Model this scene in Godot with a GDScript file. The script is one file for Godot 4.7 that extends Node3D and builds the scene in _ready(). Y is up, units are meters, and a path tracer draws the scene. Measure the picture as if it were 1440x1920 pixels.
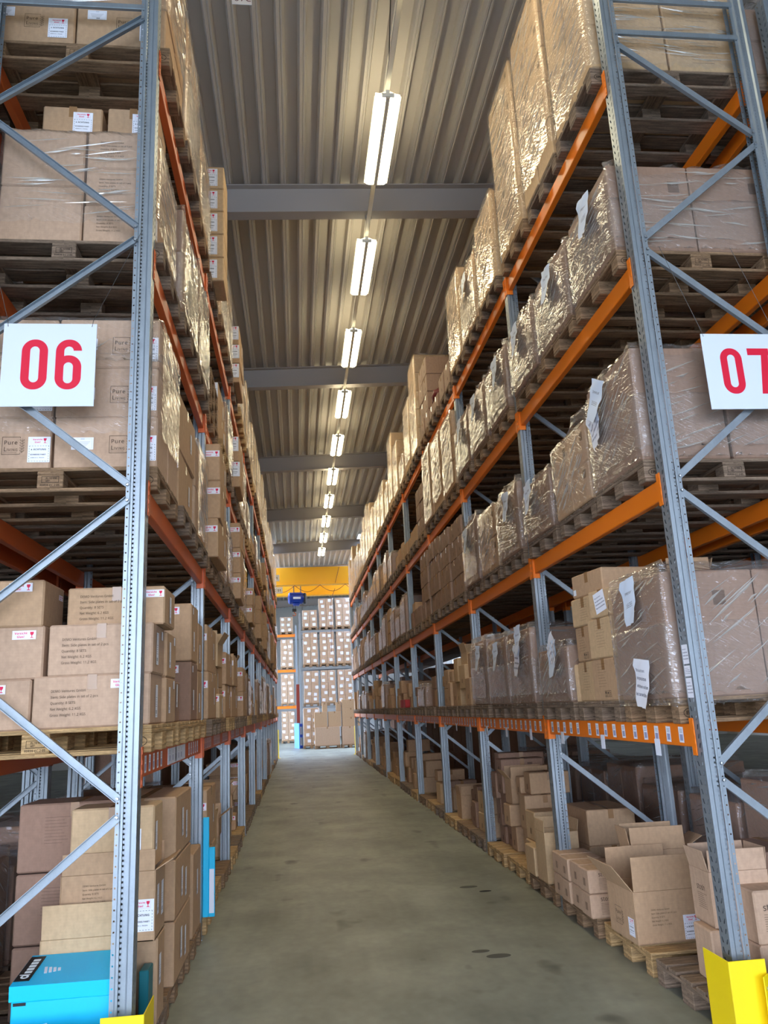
extends Node3D
# Warehouse aisle between two pallet racks. y up, metres. The aisle runs along -z, the camera stands near the origin.

const LX := 0.825      # aisle face of the rack with sign 06 is at x = -LX
const RX := 2.233      # aisle face of the rack with sign 07 is at x = RX
const Z0 := 4.406      # first frames stand at z = -Z0
const BAY := 2.8
const LV := [0.0, 1.59, 3.05, 4.53, 6.01]
const LAMP := 2.2
const BAYW := ["one", "two", "three", "four", "five", "six", "seven", "eight", "nine", "ten", "eleven"]
const LVW := ["floor level", "first beam level", "second beam level", "third beam level", "top beam level"]
const SLOTW := ["first", "middle", "last"]

var rng := RandomNumberGenerator.new()
var counts := {}
var cache := {}
var M := {}
var T := {}
var fonts := {}
var carton_count := 0
var far_cartons: MB
var DETAIL_BAYS := 3

# ------------------------------------------------------------------ mesh building
class MB:
	var v := PackedVector3Array()
	var n := PackedVector3Array()
	var uv := PackedVector2Array()
	func pt(p: Vector3, nn: Vector3) -> void:
		v.append(p); n.append(nn)
		var a := nn.abs()
		if a.x >= a.y and a.x >= a.z: uv.append(Vector2(p.z, -p.y))
		elif a.y >= a.z: uv.append(Vector2(p.x, p.z))
		else: uv.append(Vector2(p.x, -p.y))
	func tri(a: Vector3, b: Vector3, c: Vector3, out: Vector3) -> void:
		var nn := (b - a).cross(c - a)
		if nn.length_squared() < 1e-16: return
		nn = nn.normalized()
		if nn.dot(out) < 0.0:
			var t := b; b = c; c = t; nn = -nn
		pt(a, nn); pt(c, nn); pt(b, nn)
	func quad(a: Vector3, b: Vector3, c: Vector3, d: Vector3, out: Vector3) -> void:
		tri(a, b, c, out); tri(a, c, d, out)
	func box(c: Vector3, s: Vector3, bev := 0.0) -> void:
		var h := s * 0.5
		bev = minf(bev, minf(h.x, minf(h.y, h.z)) * 0.9)
		var sg := [-1.0, 1.0]
		for k in 3:
			var k1: int = (k + 1) % 3
			var k2: int = (k + 2) % 3
			for s0 in sg:
				var q := []
				for m in [[-1.0, -1.0], [1.0, -1.0], [1.0, 1.0], [-1.0, 1.0]]:
					var p := Vector3.ZERO
					p[k] = s0 * h[k]; p[k1] = m[0] * (h[k1] - bev); p[k2] = m[1] * (h[k2] - bev)
					q.append(c + p)
				var o := Vector3.ZERO
				o[k] = s0
				quad(q[0], q[1], q[2], q[3], o)
			if bev > 0.0:
				for s1 in sg:
					for s2 in sg:
						var q := []
						for m in [[-1.0, 0], [1.0, 0], [1.0, 1], [-1.0, 1]]:
							var p := Vector3.ZERO
							p[k] = m[0] * (h[k] - bev)
							p[k1] = s1 * (h[k1] - (bev if m[1] == 1 else 0.0))
							p[k2] = s2 * (h[k2] - (bev if m[1] == 0 else 0.0))
							q.append(c + p)
						var o := Vector3.ZERO
						o[k1] = s1; o[k2] = s2
						quad(q[0], q[1], q[2], q[3], o)
		if bev > 0.0:
			for sx in sg:
				for sy in sg:
					for sz in sg:
						var d := Vector3(sx, sy, sz)
						tri(c + d * (h - Vector3(0, bev, bev)), c + d * (h - Vector3(bev, 0, bev)), c + d * (h - Vector3(bev, bev, 0)), d)
	# a bar of section w x t from a to b
	func bar(a: Vector3, b: Vector3, w: float, t: float, up := Vector3.UP) -> void:
		var f := (b - a).normalized()
		var r := f.cross(up)
		if r.length() < 0.01: r = f.cross(Vector3.RIGHT)
		r = r.normalized() * w * 0.5
		var u := r.cross(f).normalized() * t * 0.5
		var k := [r + u, -r + u, -r - u, r - u]
		for i in 4:
			var p: Vector3 = k[i]
			var q: Vector3 = k[(i + 1) % 4]
			quad(a + p, a + q, b + q, b + p, p + q)
		quad(a + k[0], a + k[1], a + k[2], a + k[3], -f)
		quad(b + k[0], b + k[1], b + k[2], b + k[3], f)
	func tube(pts: Array, r: float, seg := 6) -> void:
		for i in pts.size() - 1:
			var a: Vector3 = pts[i]
			var b: Vector3 = pts[i + 1]
			var f := (b - a).normalized()
			var x := f.cross(Vector3.UP if absf(f.y) < 0.9 else Vector3.RIGHT).normalized()
			var y := x.cross(f)
			for j in seg:
				var o1 := x * cos(TAU * j / seg) + y * sin(TAU * j / seg)
				var o2 := x * cos(TAU * (j + 1) / seg) + y * sin(TAU * (j + 1) / seg)
				quad(a + o1 * r, a + o2 * r, b + o2 * r, b + o1 * r, o1 + o2)
				if i == 0: tri(a, a + o1 * r, a + o2 * r, -f)
				if i == pts.size() - 2: tri(b, b + o1 * r, b + o2 * r, f)
	# a closed profile in x,y extruded along z
	func extrude(poly: PackedVector2Array, z0: float, z1: float) -> void:
		var area := 0.0
		for i in poly.size():
			var a := poly[i]
			var b := poly[(i + 1) % poly.size()]
			area += a.x * b.y - b.x * a.y
		for i in poly.size():
			var a := poly[i]
			var b := poly[(i + 1) % poly.size()]
			var o := Vector3(b.y - a.y, a.x - b.x, 0) * signf(area)
			quad(Vector3(a.x, a.y, z0), Vector3(b.x, b.y, z0), Vector3(b.x, b.y, z1), Vector3(a.x, a.y, z1), o)
		var idx := Geometry2D.triangulate_polygon(poly)
		for i in range(0, idx.size(), 3):
			for e in [[z0, -1.0], [z1, 1.0]]:
				var p := poly[idx[i]]
				var q := poly[idx[i + 1]]
				var r := poly[idx[i + 2]]
				tri(Vector3(p.x, p.y, e[0]), Vector3(q.x, q.y, e[0]), Vector3(r.x, r.y, e[0]), Vector3(0, 0, e[1]) * (z1 - z0))
	func turned(t: Transform3D) -> MB:
		var o := MB.new()
		o.uv = uv.duplicate()
		for i in v.size():
			o.v.append(t * v[i]); o.n.append((t.basis * n[i]).normalized())
		return o
	func add(o: MB, t := Transform3D.IDENTITY) -> void:
		for i in o.v.size():
			v.append(t * o.v[i]); n.append((t.basis * o.n[i]).normalized())
		uv.append_array(o.uv)
	func mesh() -> ArrayMesh:
		var a := []
		a.resize(Mesh.ARRAY_MAX)
		a[Mesh.ARRAY_VERTEX] = v; a[Mesh.ARRAY_NORMAL] = n; a[Mesh.ARRAY_TEX_UV] = uv
		var m := ArrayMesh.new()
		m.add_surface_from_arrays(Mesh.PRIMITIVE_TRIANGLES, a)
		return m

func smooth_grid(nu: int, nv: int, f: Callable, closed := false) -> ArrayMesh:
	var st := SurfaceTool.new()
	st.begin(Mesh.PRIMITIVE_TRIANGLES)
	st.set_smooth_group(0)
	for j in nv + 1:
		for i in nu + 1:
			var r: Array = f.call(i, j)
			st.set_uv(r[1]); st.add_vertex(r[0])
	for j in nv:
		for i in nu:
			var a := j * (nu + 1) + i
			for k in [a, a + nu + 1, a + 1, a + 1, a + nu + 1, a + nu + 2]: st.add_index(k)
	st.generate_normals()
	return st.commit()

# ------------------------------------------------------------------ nodes
func numbered(nm: String, who := 0) -> String:
	var key := "%d/%s" % [who, nm]
	var k: int = counts.get(key, 0)
	counts[key] = k + 1
	return nm if k == 0 else "%s_%03d" % [nm, k]

func thing(nm: String, label: String, category: String, at := Vector3.ZERO, turn := 0.0, group := "") -> Node3D:
	var o := Node3D.new()
	o.name = numbered(nm)
	add_child(o, true)
	o.position = at
	o.rotation.y = turn
	tag(o, label, category, group)
	return o

func tag(o: Node3D, label: String, category: String, group := "", kind := "") -> void:
	if label: o.set_meta("label", label.replace("07C", "zero seven C").replace("06", "six").replace("07", "seven"))
	if category: o.set_meta("category", category)
	if group: o.set_meta("group", group)
	if kind: o.set_meta("kind", kind)

func part(parent: Node3D, nm: String, mesh: Mesh, mat: Material, at := Vector3.ZERO, rot := Vector3.ZERO) -> MeshInstance3D:
	var o := MeshInstance3D.new()
	o.name = numbered(nm, parent.get_instance_id() if parent != self else 0)
	o.mesh = mesh
	o.material_override = mat
	parent.add_child(o, true)
	o.position = at
	o.rotation = rot
	return o

func struct(nm: String, mesh: Mesh, mat: Material, label: String, at := Vector3.ZERO) -> MeshInstance3D:
	var o := part(self, nm, mesh, mat, at)
	tag(o, label, "", "", "structure")
	return o

func boxmesh(s: Vector3, bev := 0.0) -> ArrayMesh:
	var key := "box%.3f,%.3f,%.3f,%.3f" % [s.x, s.y, s.z, bev]
	if not cache.has(key):
		var b := MB.new()
		b.box(Vector3.ZERO, s, bev)
		cache[key] = b.mesh()
	return cache[key]

func quadmesh(w: float, h: float) -> Mesh:
	var key := "quad%.3f,%.3f" % [w, h]
	if not cache.has(key):
		var q := QuadMesh.new()
		q.size = Vector2(w, h)
		cache[key] = q
	return cache[key]

# ------------------------------------------------------------------ materials and textures
func mat(nm: String, c: Color, rough := 0.8, metal := 0.0, tex: Texture2D = null, tri_scale := 0.0) -> StandardMaterial3D:
	var m := StandardMaterial3D.new()
	m.resource_name = nm
	m.albedo_color = c
	m.roughness = rough
	m.metallic = metal
	if tex: m.albedo_texture = tex
	if tri_scale > 0.0:
		m.uv1_triplanar = true
		m.uv1_scale = Vector3.ONE * tri_scale
	M[nm] = m
	return m

func noise(seed_: int, freq: float, oct := 4) -> FastNoiseLite:
	var f := FastNoiseLite.new()
	f.seed = seed_
	f.noise_type = FastNoiseLite.TYPE_SIMPLEX
	f.frequency = freq
	f.fractal_octaves = oct
	return f

func painted(w: int, h: int, f: Callable) -> Image:
	var im := Image.create(w, h, false, Image.FORMAT_RGBA8)
	for y in h:
		for x in w:
			im.set_pixel(x, y, f.call(x, y))
	return im

func tex(im: Image) -> ImageTexture:
	return ImageTexture.create_from_image(im)

func grey(v: float) -> Color:
	v = clampf(v, 0.0, 1.0)
	return Color(v, v, v)

# seamless value from a noise, size s
func wrapn(f: FastNoiseLite, x: float, y: float, s: float) -> float:
	var a := x / s * TAU
	var b := y / s * TAU
	var r := s / TAU
	return f.get_noise_3d(cos(a) * r, sin(a) * r + 31.7, cos(b) * r) * 0.6 + f.get_noise_3d(sin(b) * r, cos(a) * r - 9.1, sin(a) * r) * 0.6

func write(im: Image, s: String, x: float, y: float, size: int, col: Color, bold := false, spread := 0.0) -> float:
	var fk := "b" if bold else "r"
	if not fonts.has(fk):
		var sf := SystemFont.new()
		sf.font_names = PackedStringArray(["Droid Sans"])
		if bold: sf.font_weight = 700
		fonts[fk] = sf
	var rid: RID = fonts[fk].get_rids()[0]
	var ts := TextServerManager.get_primary_interface()
	var sz := Vector2i(size, 0)
	for i in s.length():
		var g := ts.font_get_glyph_index(rid, size, s.unicode_at(i), 0)
		ts.font_render_glyph(rid, sz, g)
		var ti := ts.font_get_glyph_texture_idx(rid, sz, g)
		if ti >= 0:
			var src := ts.font_get_texture_image(rid, sz, ti)
			var r: Rect2 = ts.font_get_glyph_uv_rect(rid, sz, g)
			var o: Vector2 = ts.font_get_glyph_offset(rid, sz, g)
			for yy in int(r.size.y):
				for xx in int(r.size.x):
					var a := src.get_pixel(int(r.position.x) + xx, int(r.position.y) + yy).a
					if a > 0.02:
						var px := int(x + o.x) + xx
						var py := int(y + o.y) + yy
						if px >= 0 and py >= 0 and px < im.get_width() and py < im.get_height():
							var d := im.get_pixel(px, py)
							var k := d.lerp(Color(col.r, col.g, col.b, 1.0), a)
							if d.a < 0.01: k = Color(col.r, col.g, col.b, a * col.a)
							else: k.a = maxf(d.a, a * col.a)
							im.set_pixel(px, py, k)
		x += ts.font_get_glyph_advance(rid, size, g).x + spread
	return x

func frame(im: Image, x: int, y: int, w: int, h: int, t: int, c: Color, dash := 0) -> void:
	for i in w:
		if dash == 0 or (i / dash) % 2 == 0:
			im.fill_rect(Rect2i(x + i, y, 1, t), c); im.fill_rect(Rect2i(x + i, y + h - t, 1, t), c)
	for i in h:
		if dash == 0 or (i / dash) % 2 == 0:
			im.fill_rect(Rect2i(x, y + i, t, 1), c); im.fill_rect(Rect2i(x + w - t, y + i, t, 1), c)

func goblet(im: Image, x: int, y: int, s: float, c: Color) -> void:
	for j in int(s):
		var t := j / s
		var hw := s * 0.30 * sqrt(maxf(0.0, 1.0 - pow(maxf(t - 0.12, 0.0) / 0.45, 2.0)))
		if t > 0.55: hw = s * 0.055
		if t > 0.88: hw = s * 0.26
		im.fill_rect(Rect2i(x - int(hw), y + j, maxi(1, int(hw * 2.0)), 1), c)

func sheet(w: int, h: int, c := Color(0.93, 0.94, 0.97)) -> Image:
	var im := Image.create(w, h, false, Image.FORMAT_RGBA8)
	im.fill(c)
	return im

func make_textures() -> void:
	var n1 := noise(3, 0.05, 4)
	var n2 := noise(8, 0.4, 2)
	T.card = tex(painted(256, 256, func(x, y): return grey(0.95 + 0.06 * wrapn(n1, x, y, 256) + 0.012 * wrapn(n2, x, y, 256) + 0.004 * sin(y * TAU / 8.0))))
	var g1 := noise(5, 0.02, 4)
	T.wood = tex(painted(256, 256, func(x, y):
		var v := 0.80 + 0.22 * g1.get_noise_2d(x * 0.35, y * 5.0) + 0.10 * g1.get_noise_2d(x * 3.0, y * 21.0 + 400.0)
		return Color(clampf(v + 0.02, 0, 1), clampf(v, 0, 1), clampf(v - 0.03, 0, 1))))
	var z1 := noise(11, 0.03, 3)
	T.zinc = tex(painted(256, 256, func(x, y): return grey(0.95 + 0.05 * wrapn(z1, x, y, 256) + 0.03 * wrapn(n2, x, y, 256))))
	var f1 := noise(21, 0.006, 5)
	var f2 := noise(22, 0.05, 4)
	var f3 := noise(23, 0.012, 3)
	T.floor = tex(painted(1024, 1024, func(x, y):
		var v := 0.80 + 0.21 * wrapn(f1, x, y, 1024) + 0.06 * wrapn(f2, x, y, 1024)
		var s := wrapn(f3, x * 1.0, y * 1.0, 1024)
		if s > 0.42: v -= (s - 0.42) * 0.8
		return Color(clampf(v, 0, 1), clampf(v, 0, 1), clampf(v * 0.97, 0, 1))))
	# wrinkles of stretch film: slanting creases as a height field turned to a normal map
	var w1 := noise(31, 0.012, 3)
	var w2 := noise(32, 0.03, 3)
	for k in 2:
		var ang: float = [0.5, 0.08][k]
		var im := Image.create(512, 512, false, Image.FORMAT_RGBA8)
		for y in 512:
			for x in 512:
				var u := x * cos(ang) + y * sin(ang)
				var w := -x * sin(ang) + y * cos(ang)
				var a := 1.0 - absf(w1.get_noise_2d(u * 0.35 + w * 0.05, w * 4.0 + k * 900.0)) * 2.4
				var b := w2.get_noise_2d(u * 0.5, w * 2.2 + 70.0)
				im.set_pixel(x, y, grey(0.35 + 0.45 * pow(clampf(a, 0, 1), 3.0) + 0.16 * b))
		im.bump_map_to_normal_map(8.0)
		T["film%d" % k] = tex(im)
	# labels
	var pink := Color(0.86, 0.05, 0.28)
	var ink := Color(0.12, 0.12, 0.16)
	var im := sheet(176, 68)
	frame(im, 5, 5, 166, 58, 1, Color(0.9, 0.6, 0.72))
	write(im, "Vorsicht", 16, 29, 24, pink, true); write(im, "Glas!", 34, 56, 24, pink, true)
	goblet(im, 145, 11, 46, pink)
	T.glass = tex(im)
	im = sheet(200, 250)
	frame(im, 28, 8, 146, 62, 1, Color(0.9, 0.6, 0.72))
	write(im, "Vorsicht", 40, 34, 22, pink, true); write(im, "Glas!", 58, 60, 22, pink, true)
	goblet(im, 150, 15, 46, pink)
	frame(im, 12, 88, 176, 152, 3, ink, 12)
	for j in 14: im.fill_rect(Rect2i(34 - j / 2, 116 + j, maxi(1, j), 1), ink)
	write(im, "ACHTUNG", 50, 132, 24, ink, true)
	write(im, "SCHWERES PAKET", 24, 180, 17, ink, true); write(im, "LIEBER ZU 2. TRAGEN", 26, 208, 13, ink)
	T.achtung = tex(im)
	im = sheet(200, 120)
	frame(im, 12, 14, 176, 92, 1, Color(0.5, 0.5, 0.55))
	for j in 5: im.fill_rect(Rect2i(30 + j * 4, 44 + j * 11, 140 - j * 14, 2), Color(0.5, 0.5, 0.56))
	for j in 12: im.fill_rect(Rect2i(92 + j * 3, 96, 2 if j % 3 else 1, 14), ink)
	im.fill_rect(Rect2i(84, 8, 34, 14), Color(0.8, 0.82, 0.86))
	T.address = tex(im)
	im = sheet(70, 180)
	for j in 5: im.fill_rect(Rect2i(14, 70 + j * 12, 40 - (j % 2) * 10, 2), Color(0.5, 0.5, 0.56))
	frame(im, 8, 10, 54, 160, 1, Color(0.62, 0.63, 0.68))
	for j in 10: im.fill_rect(Rect2i(14 + j * 4, 140, 2 if j % 3 else 1, 20), ink)
	T.slip = tex(im)
	im = sheet(64, 96)
	for j in 3: im.fill_rect(Rect2i(12, 14 + j * 9, 40, 3), Color(0.55, 0.6, 0.62))
	im.fill_rect(Rect2i(12, 46, 40, 38), Color(0.70, 0.71, 0.82))
	for j in 10: im.fill_rect(Rect2i(12 + j * 4, 46, 2, 38), Color(0.52, 0.53, 0.66))
	T.barcode = tex(im)
	im = sheet(128, 128)
	T.square = tex(im)
	im = sheet(192, 272, Color(0.86, 0.91, 0.98))
	write(im, "Inventur", 46, 92, 26, Color(0.3, 0.32, 0.4)); write(im, "25.02.2022", 38, 160, 24, Color(0.3, 0.32, 0.4))
	im.fill_rect(Rect2i(38, 166, 112, 2), Color(0.3, 0.32, 0.4))
	T.inventur = tex(im)
	im = sheet(192, 192)
	for j in 4: write(im, ["Bitte beachten:", "nur ganze Kartons", "entnehmen und den", "Rest zurueckstellen"][j], 14, 52 + j * 32, 17, Color(0.25, 0.26, 0.36), j > 0)
	T.note = tex(im)
	# prints straight on the cardboard
	var clear := Color(0.17, 0.13, 0.11, 0.0)
	var pr := Color(0.17, 0.13, 0.11, 0.85)
	im = sheet(420, 230, clear)
	for j in 5: write(im, ["DEMO Ventures GmbH", "Item: Side plates in set of 2 pcs", "Quantity: 8 SETS", "Net Weight: 6.2 KGS", "Gross Weight: 11.2 KGS"][j], 6, 34 + j * 44, 25, pr)
	T.shipping = tex(im)
	im = sheet(200, 176, clear)
	frame(im, 6, 6, 150, 160, 3, pr)
	im.fill_rect(Rect2i(140, 20, 60, 130), clear)
	write(im, "Pure", 20, 76, 50, pr, false, 3.0); write(im, "L", 20, 136, 52, pr); write(im, "IVING", 46, 136, 30, pr, false, 3.0)
	im.fill_rect(Rect2i(20, 148, 110, 2), pr)
	for j in 130: im.fill_rect(Rect2i(170 + int(5.0 * sin(j * 0.04)), 24 + j, 2, 2), pr)
	for j in 5:
		for k in [-1, 1]:
			for i in 20: im.fill_rect(Rect2i(170 + k * i, 46 + j * 24 - int(i * 0.8) + int(7.0 * sin(i * 0.16)), 2, 2), pr)
			for i in 20: im.fill_rect(Rect2i(170 + k * i, 46 + j * 24 - int(i * 0.8) - int(5.0 * sin(i * 0.16)), 2, 2), pr)
	T.living = tex(im)
	im = sheet(150, 110, clear)
	for k in 3:
		frame(im, 6 + k * 46, 50, 38, 52, 3, pr)
	goblet(im, 25, 58, 36, pr)
	for k in [71]:
		for j in 16: im.fill_rect(Rect2i(k - j, 58 + j, j * 2, 1), pr)
		im.fill_rect(Rect2i(k - 2, 74, 4, 20), pr)
	for k in [110, 122]:
		for j in 9: im.fill_rect(Rect2i(k - j / 2, 60 + j, maxi(1, j), 1), pr)
		im.fill_rect(Rect2i(k - 1, 69, 3, 24), pr)
	T.symbols = tex(im)
	im = sheet(200, 200, Color(0.3, 0.22, 0.17, 0.0))
	for j in 9: im.fill_rect(Rect2i(20, 16 + j * 20, 160 - (j * 37) % 50, 3), Color(0.3, 0.22, 0.17, 0.35))
	T.lines = tex(im)
	im = sheet(200, 190, clear)
	write(im, "stosh", 8, 52, 56, pr)
	for j in 8: im.fill_rect(Rect2i(10, 74 + j * 14, 150 - (j * 53) % 60, 3), Color(0.2, 0.16, 0.14, 0.6))
	T.stosh = tex(im)
	im = sheet(64, 64, Color(0.3, 0.22, 0.18, 0.38))
	T.patch = tex(im)
	im = sheet(160, 90, clear)
	frame(im, 22, 8, 118, 48, 3, pr)
	write(im, "PL-12 050", 50, 30, 17, pr, true); write(im, "HT", 50, 50, 16, pr, true); write(im, "FDR99 EC-2-05", 12, 80, 20, pr, true)
	T.stamp = tex(im)
	im = sheet(120, 80, clear)
	for j in 360:
		var a := deg_to_rad(j)
		im.fill_rect(Rect2i(60 + int(50.0 * cos(a)), 40 + int(30.0 * sin(a)), 3, 3), pr)
	write(im, "EPAL", 28, 50, 27, pr, true)
	T.epal = tex(im)
	im = sheet(120, 110, Color(0.85, 0.80, 0.75))
	write(im, "07C", 10, 86, 64, Color(0.35, 0.1, 0.1))
	T.bay_code = tex(im)
	im = sheet(96, 96)
	write(im, "51", 10, 74, 64, Color(0.25, 0.25, 0.28), true)
	T.row_code = tex(im)
	T.sign06 = tex(sign_image([0, 6]))
	T.sign07 = tex(sign_image([0, 7]))
	im = sheet(256, 64, clear)
	var wt := Color(0.92, 0.95, 0.96, 1.0)
	for j in 44:
		var hw := sqrt(maxf(0.0, 1.0 - pow((j - 22) / 22.0, 2.0))) * 22.0
		im.fill_rect(Rect2i(int(36 - hw), 10 + j, int(hw * 2), 1), wt)
	im.fill_rect(Rect2i(28, 24, 16, 16), clear)
	im.fill_rect(Rect2i(52, 0, 10, 54), wt)
	for j in 5: im.fill_rect(Rect2i(74 + j * 34, 16, 26, 38), wt)
	T.cyan_word = tex(im)

func rr(p: Vector2, c: Vector2, h: Vector2, r: float) -> float:   # signed distance to a rounded rectangle
	var q := (p - c).abs() - h + Vector2(r, r)
	return Vector2(maxf(q.x, 0), maxf(q.y, 0)).length() + minf(maxf(q.x, q.y), 0.0) - r

func digit(d: int, p: Vector2) -> float:     # p in a cell 1.0 wide x 2.0 high, origin at the top left
	var ring := maxf(rr(p, Vector2(0.5, 1.0), Vector2(0.5, 1.0), 0.48), -rr(p, Vector2(0.5, 1.0), Vector2(0.18, 0.72), 0.18))
	if d == 0: return ring
	if d == 6:
		var top := maxf(ring, minf(p.y - 1.0, maxf(p.x - 0.4, p.y - 1.6)))
		top = maxf(top, -maxf(maxf(0.45 - p.y, p.y - 1.2), 0.42 - p.x))
		var low := maxf(rr(p, Vector2(0.5, 1.32), Vector2(0.5, 0.68), 0.48), -rr(p, Vector2(0.5, 1.34), Vector2(0.18, 0.42), 0.18))
		return minf(top, low)
	var bar := rr(p, Vector2(0.5, 0.15), Vector2(0.5, 0.15), 0.0)
	var cx := 0.84 - (p.y - 0.3) * 0.18 if p.y > 0.3 else 0.84
	cx = 0.83 - 0.26 * (p.y / 2.0)
	return minf(bar, maxf(absf(p.x - cx) - 0.165, maxf(-p.y, p.y - 2.0)))

func sign_image(ds: Array) -> Image:
	return painted(400, 400, func(x, y):
		var c := Color(0.85, 0.885, 0.94)
		for k in 2:
			var p := Vector2((x - (82 + k * 146)) / 112.0, (y - 78) / 121.0)
			var s := digit(ds[k], p) * 112.0
			c = c.lerp(Color(0.86, 0.0, 0.20), clampf(0.5 - s, 0.0, 1.0))
		return c)

func make_materials() -> void:
	mat("carton", Color(0.76, 0.62, 0.48), 0.85, 0.0, T.card, 2.0)
	mat("carton_light", Color(0.82, 0.69, 0.53), 0.85, 0.0, T.card, 2.0)
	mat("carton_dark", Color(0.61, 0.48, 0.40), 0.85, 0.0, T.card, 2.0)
	mat("carton_pale", Color(0.78, 0.65, 0.54), 0.85, 0.0, T.card, 2.0)
	mat("carton_wrapped", Color(0.62, 0.50, 0.42), 0.7, 0.0, T.card, 2.0)
	mat("wood", Color(0.66, 0.54, 0.42), 0.9, 0.0, T.wood, 1.6)
	mat("wood_grey", Color(0.60, 0.52, 0.45), 0.9, 0.0, T.wood, 1.6)
	mat("wood_new", Color(0.84, 0.70, 0.50), 0.85, 0.0, T.wood, 1.6)
	mat("zinc", Color(0.62, 0.66, 0.69), 0.40, 0.55, T.zinc, 1.2)
	mat("bolt", Color(0.70, 0.72, 0.74), 0.35, 0.9)
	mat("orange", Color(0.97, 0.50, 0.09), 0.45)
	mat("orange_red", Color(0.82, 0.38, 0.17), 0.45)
	mat("yellow", Color(0.95, 0.83, 0.02), 0.5)
	mat("girder_yellow", Color(0.98, 0.68, 0.03), 0.5)
	mat("white_paint", Color(0.88, 0.86, 0.80), 0.5)
	mat("deck", Color(0.74, 0.71, 0.67), 0.55)
	mat("steel_grey", Color(0.62, 0.59, 0.57), 0.6)
	mat("wall_panel", Color(0.80, 0.80, 0.79), 0.6)
	mat("floor", Color(0.65, 0.66, 0.61), 0.5, 0.0, T.floor, 0.16)
	M.floor.uv1_world_triplanar = true
	mat("yard", Color(0.74, 0.73, 0.70), 0.9)
	mat("cyan_card", Color(0.0, 0.74, 0.92), 0.45)
	mat("cyan_dark", Color(0.03, 0.42, 0.46), 0.45)
	mat("black_print", Color(0.05, 0.05, 0.06), 0.5)
	mat("paper", Color(0.90, 0.92, 0.96), 0.8)
	mat("black", Color(0.03, 0.03, 0.035), 0.5)
	mat("blue_paint", Color(0.05, 0.22, 0.62), 0.35)
	var pn := mat("pane", Color(0.95, 0.97, 1.0, 0.04), 0.02)
	pn.transparency = BaseMaterial3D.TRANSPARENCY_ALPHA
	mat("blue_light", Color(0.25, 0.55, 0.85), 0.5)
	mat("red_brown", Color(0.50, 0.16, 0.08), 0.6)
	mat("dark_red", Color(0.36, 0.05, 0.10), 0.6)
	mat("red", Color(0.72, 0.05, 0.05), 0.5)
	mat("copper", Color(0.72, 0.38, 0.2), 0.4, 0.6)
	mat("wire", Color(0.35, 0.34, 0.33), 0.5, 0.5)
	mat("stain", Color(0.30, 0.30, 0.27), 0.7)
	mat("rubber", Color(0.05, 0.05, 0.05), 0.8)
	var tape := mat("tape", Color(0.60, 0.45, 0.30), 0.25)
	tape.metallic_specular = 0.6
	for k in 2:
		var f := mat("film%d" % k, Color(0.93, 0.92, 0.90, 0.05), 0.11)
		f.transparency = BaseMaterial3D.TRANSPARENCY_ALPHA
		f.metallic_specular = 0.7
		f.cull_mode = BaseMaterial3D.CULL_DISABLED
		f.normal_enabled = true
		f.normal_texture = T["film%d" % k]
		f.normal_scale = 0.4
	var fo := mat("film_fold", Color(0.92, 0.91, 0.88, 0.26), 0.16, 0.4)
	fo.transparency = BaseMaterial3D.TRANSPARENCY_ALPHA
	fo.metallic_specular = 0.7
	fo.cull_mode = BaseMaterial3D.CULL_DISABLED
	var tubem := mat("lamp_diffuser", Color(0.95, 0.95, 0.92), 0.4)
	tubem.emission_enabled = true
	tubem.emission = Color(1.0, 0.95, 0.80)
	tubem.emission_energy_multiplier = 16.0
	for k in ["glass", "achtung", "address", "slip", "barcode", "square", "inventur", "note", "bay_code", "row_code", "sign06", "sign07"]:
		mat("l_" + k, Color.WHITE, 0.6, 0.0, T[k])
	for k in ["shipping", "living", "symbols", "lines", "stosh", "patch", "stamp", "epal", "cyan_word"]:
		mat("l_" + k, Color.WHITE, 0.8, 0.0, T[k]).transparency = BaseMaterial3D.TRANSPARENCY_ALPHA
	for k in M:
		if k.begins_with("l_"): M[k].texture_repeat = false

# ------------------------------------------------------------------ builders
func where(side: int, lev: int, bay: int, slot: int) -> String:
	return "rack %s bay %s, %s, %s place" % ["07" if side > 0 else "06", BAYW[bay], LVW[lev], SLOTW[slot]]

func xu(side: int, u: float) -> float:      # u metres into the rack from its aisle face
	return RX + u if side > 0 else -LX - u

func zs(bay: int, slot: int) -> float:      # middle of a pallet place
	return -(Z0 + BAY * bay + 0.5 + 0.9 * slot)

func plank(l: float, t: float, w: float) -> ArrayMesh:
	return boxmesh(Vector3(l, t, w), 0.004)

func pallet_pieces() -> Array:     # name, size, position, turned
	var r := []
	var zz := [-0.3275, -0.175, 0.0, 0.175, 0.3275]
	for i in 5: r.append(["deck_board", Vector3(1.2, 0.022, 0.145 if i % 2 == 0 else 0.1), Vector3(0, 0.133, zz[i]), false])
	for i in 3: r.append(["cross_board", Vector3(0.8, 0.022, 0.145), Vector3(-0.5275 + 0.5275 * i, 0.111, 0), true])
	for i in 3:
		for j in 3: r.append(["block", Vector3(0.145, 0.078, 0.1 if j != 1 else 0.145), Vector3(-0.5275 + 0.5275 * i, 0.061, -0.35 + 0.35 * j), false])
	for i in 3: r.append(["bottom_board", Vector3(1.2, 0.022, 0.1 if i != 1 else 0.145), Vector3(0, 0.011, -0.35 + 0.35 * i), false])
	return r

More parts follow.
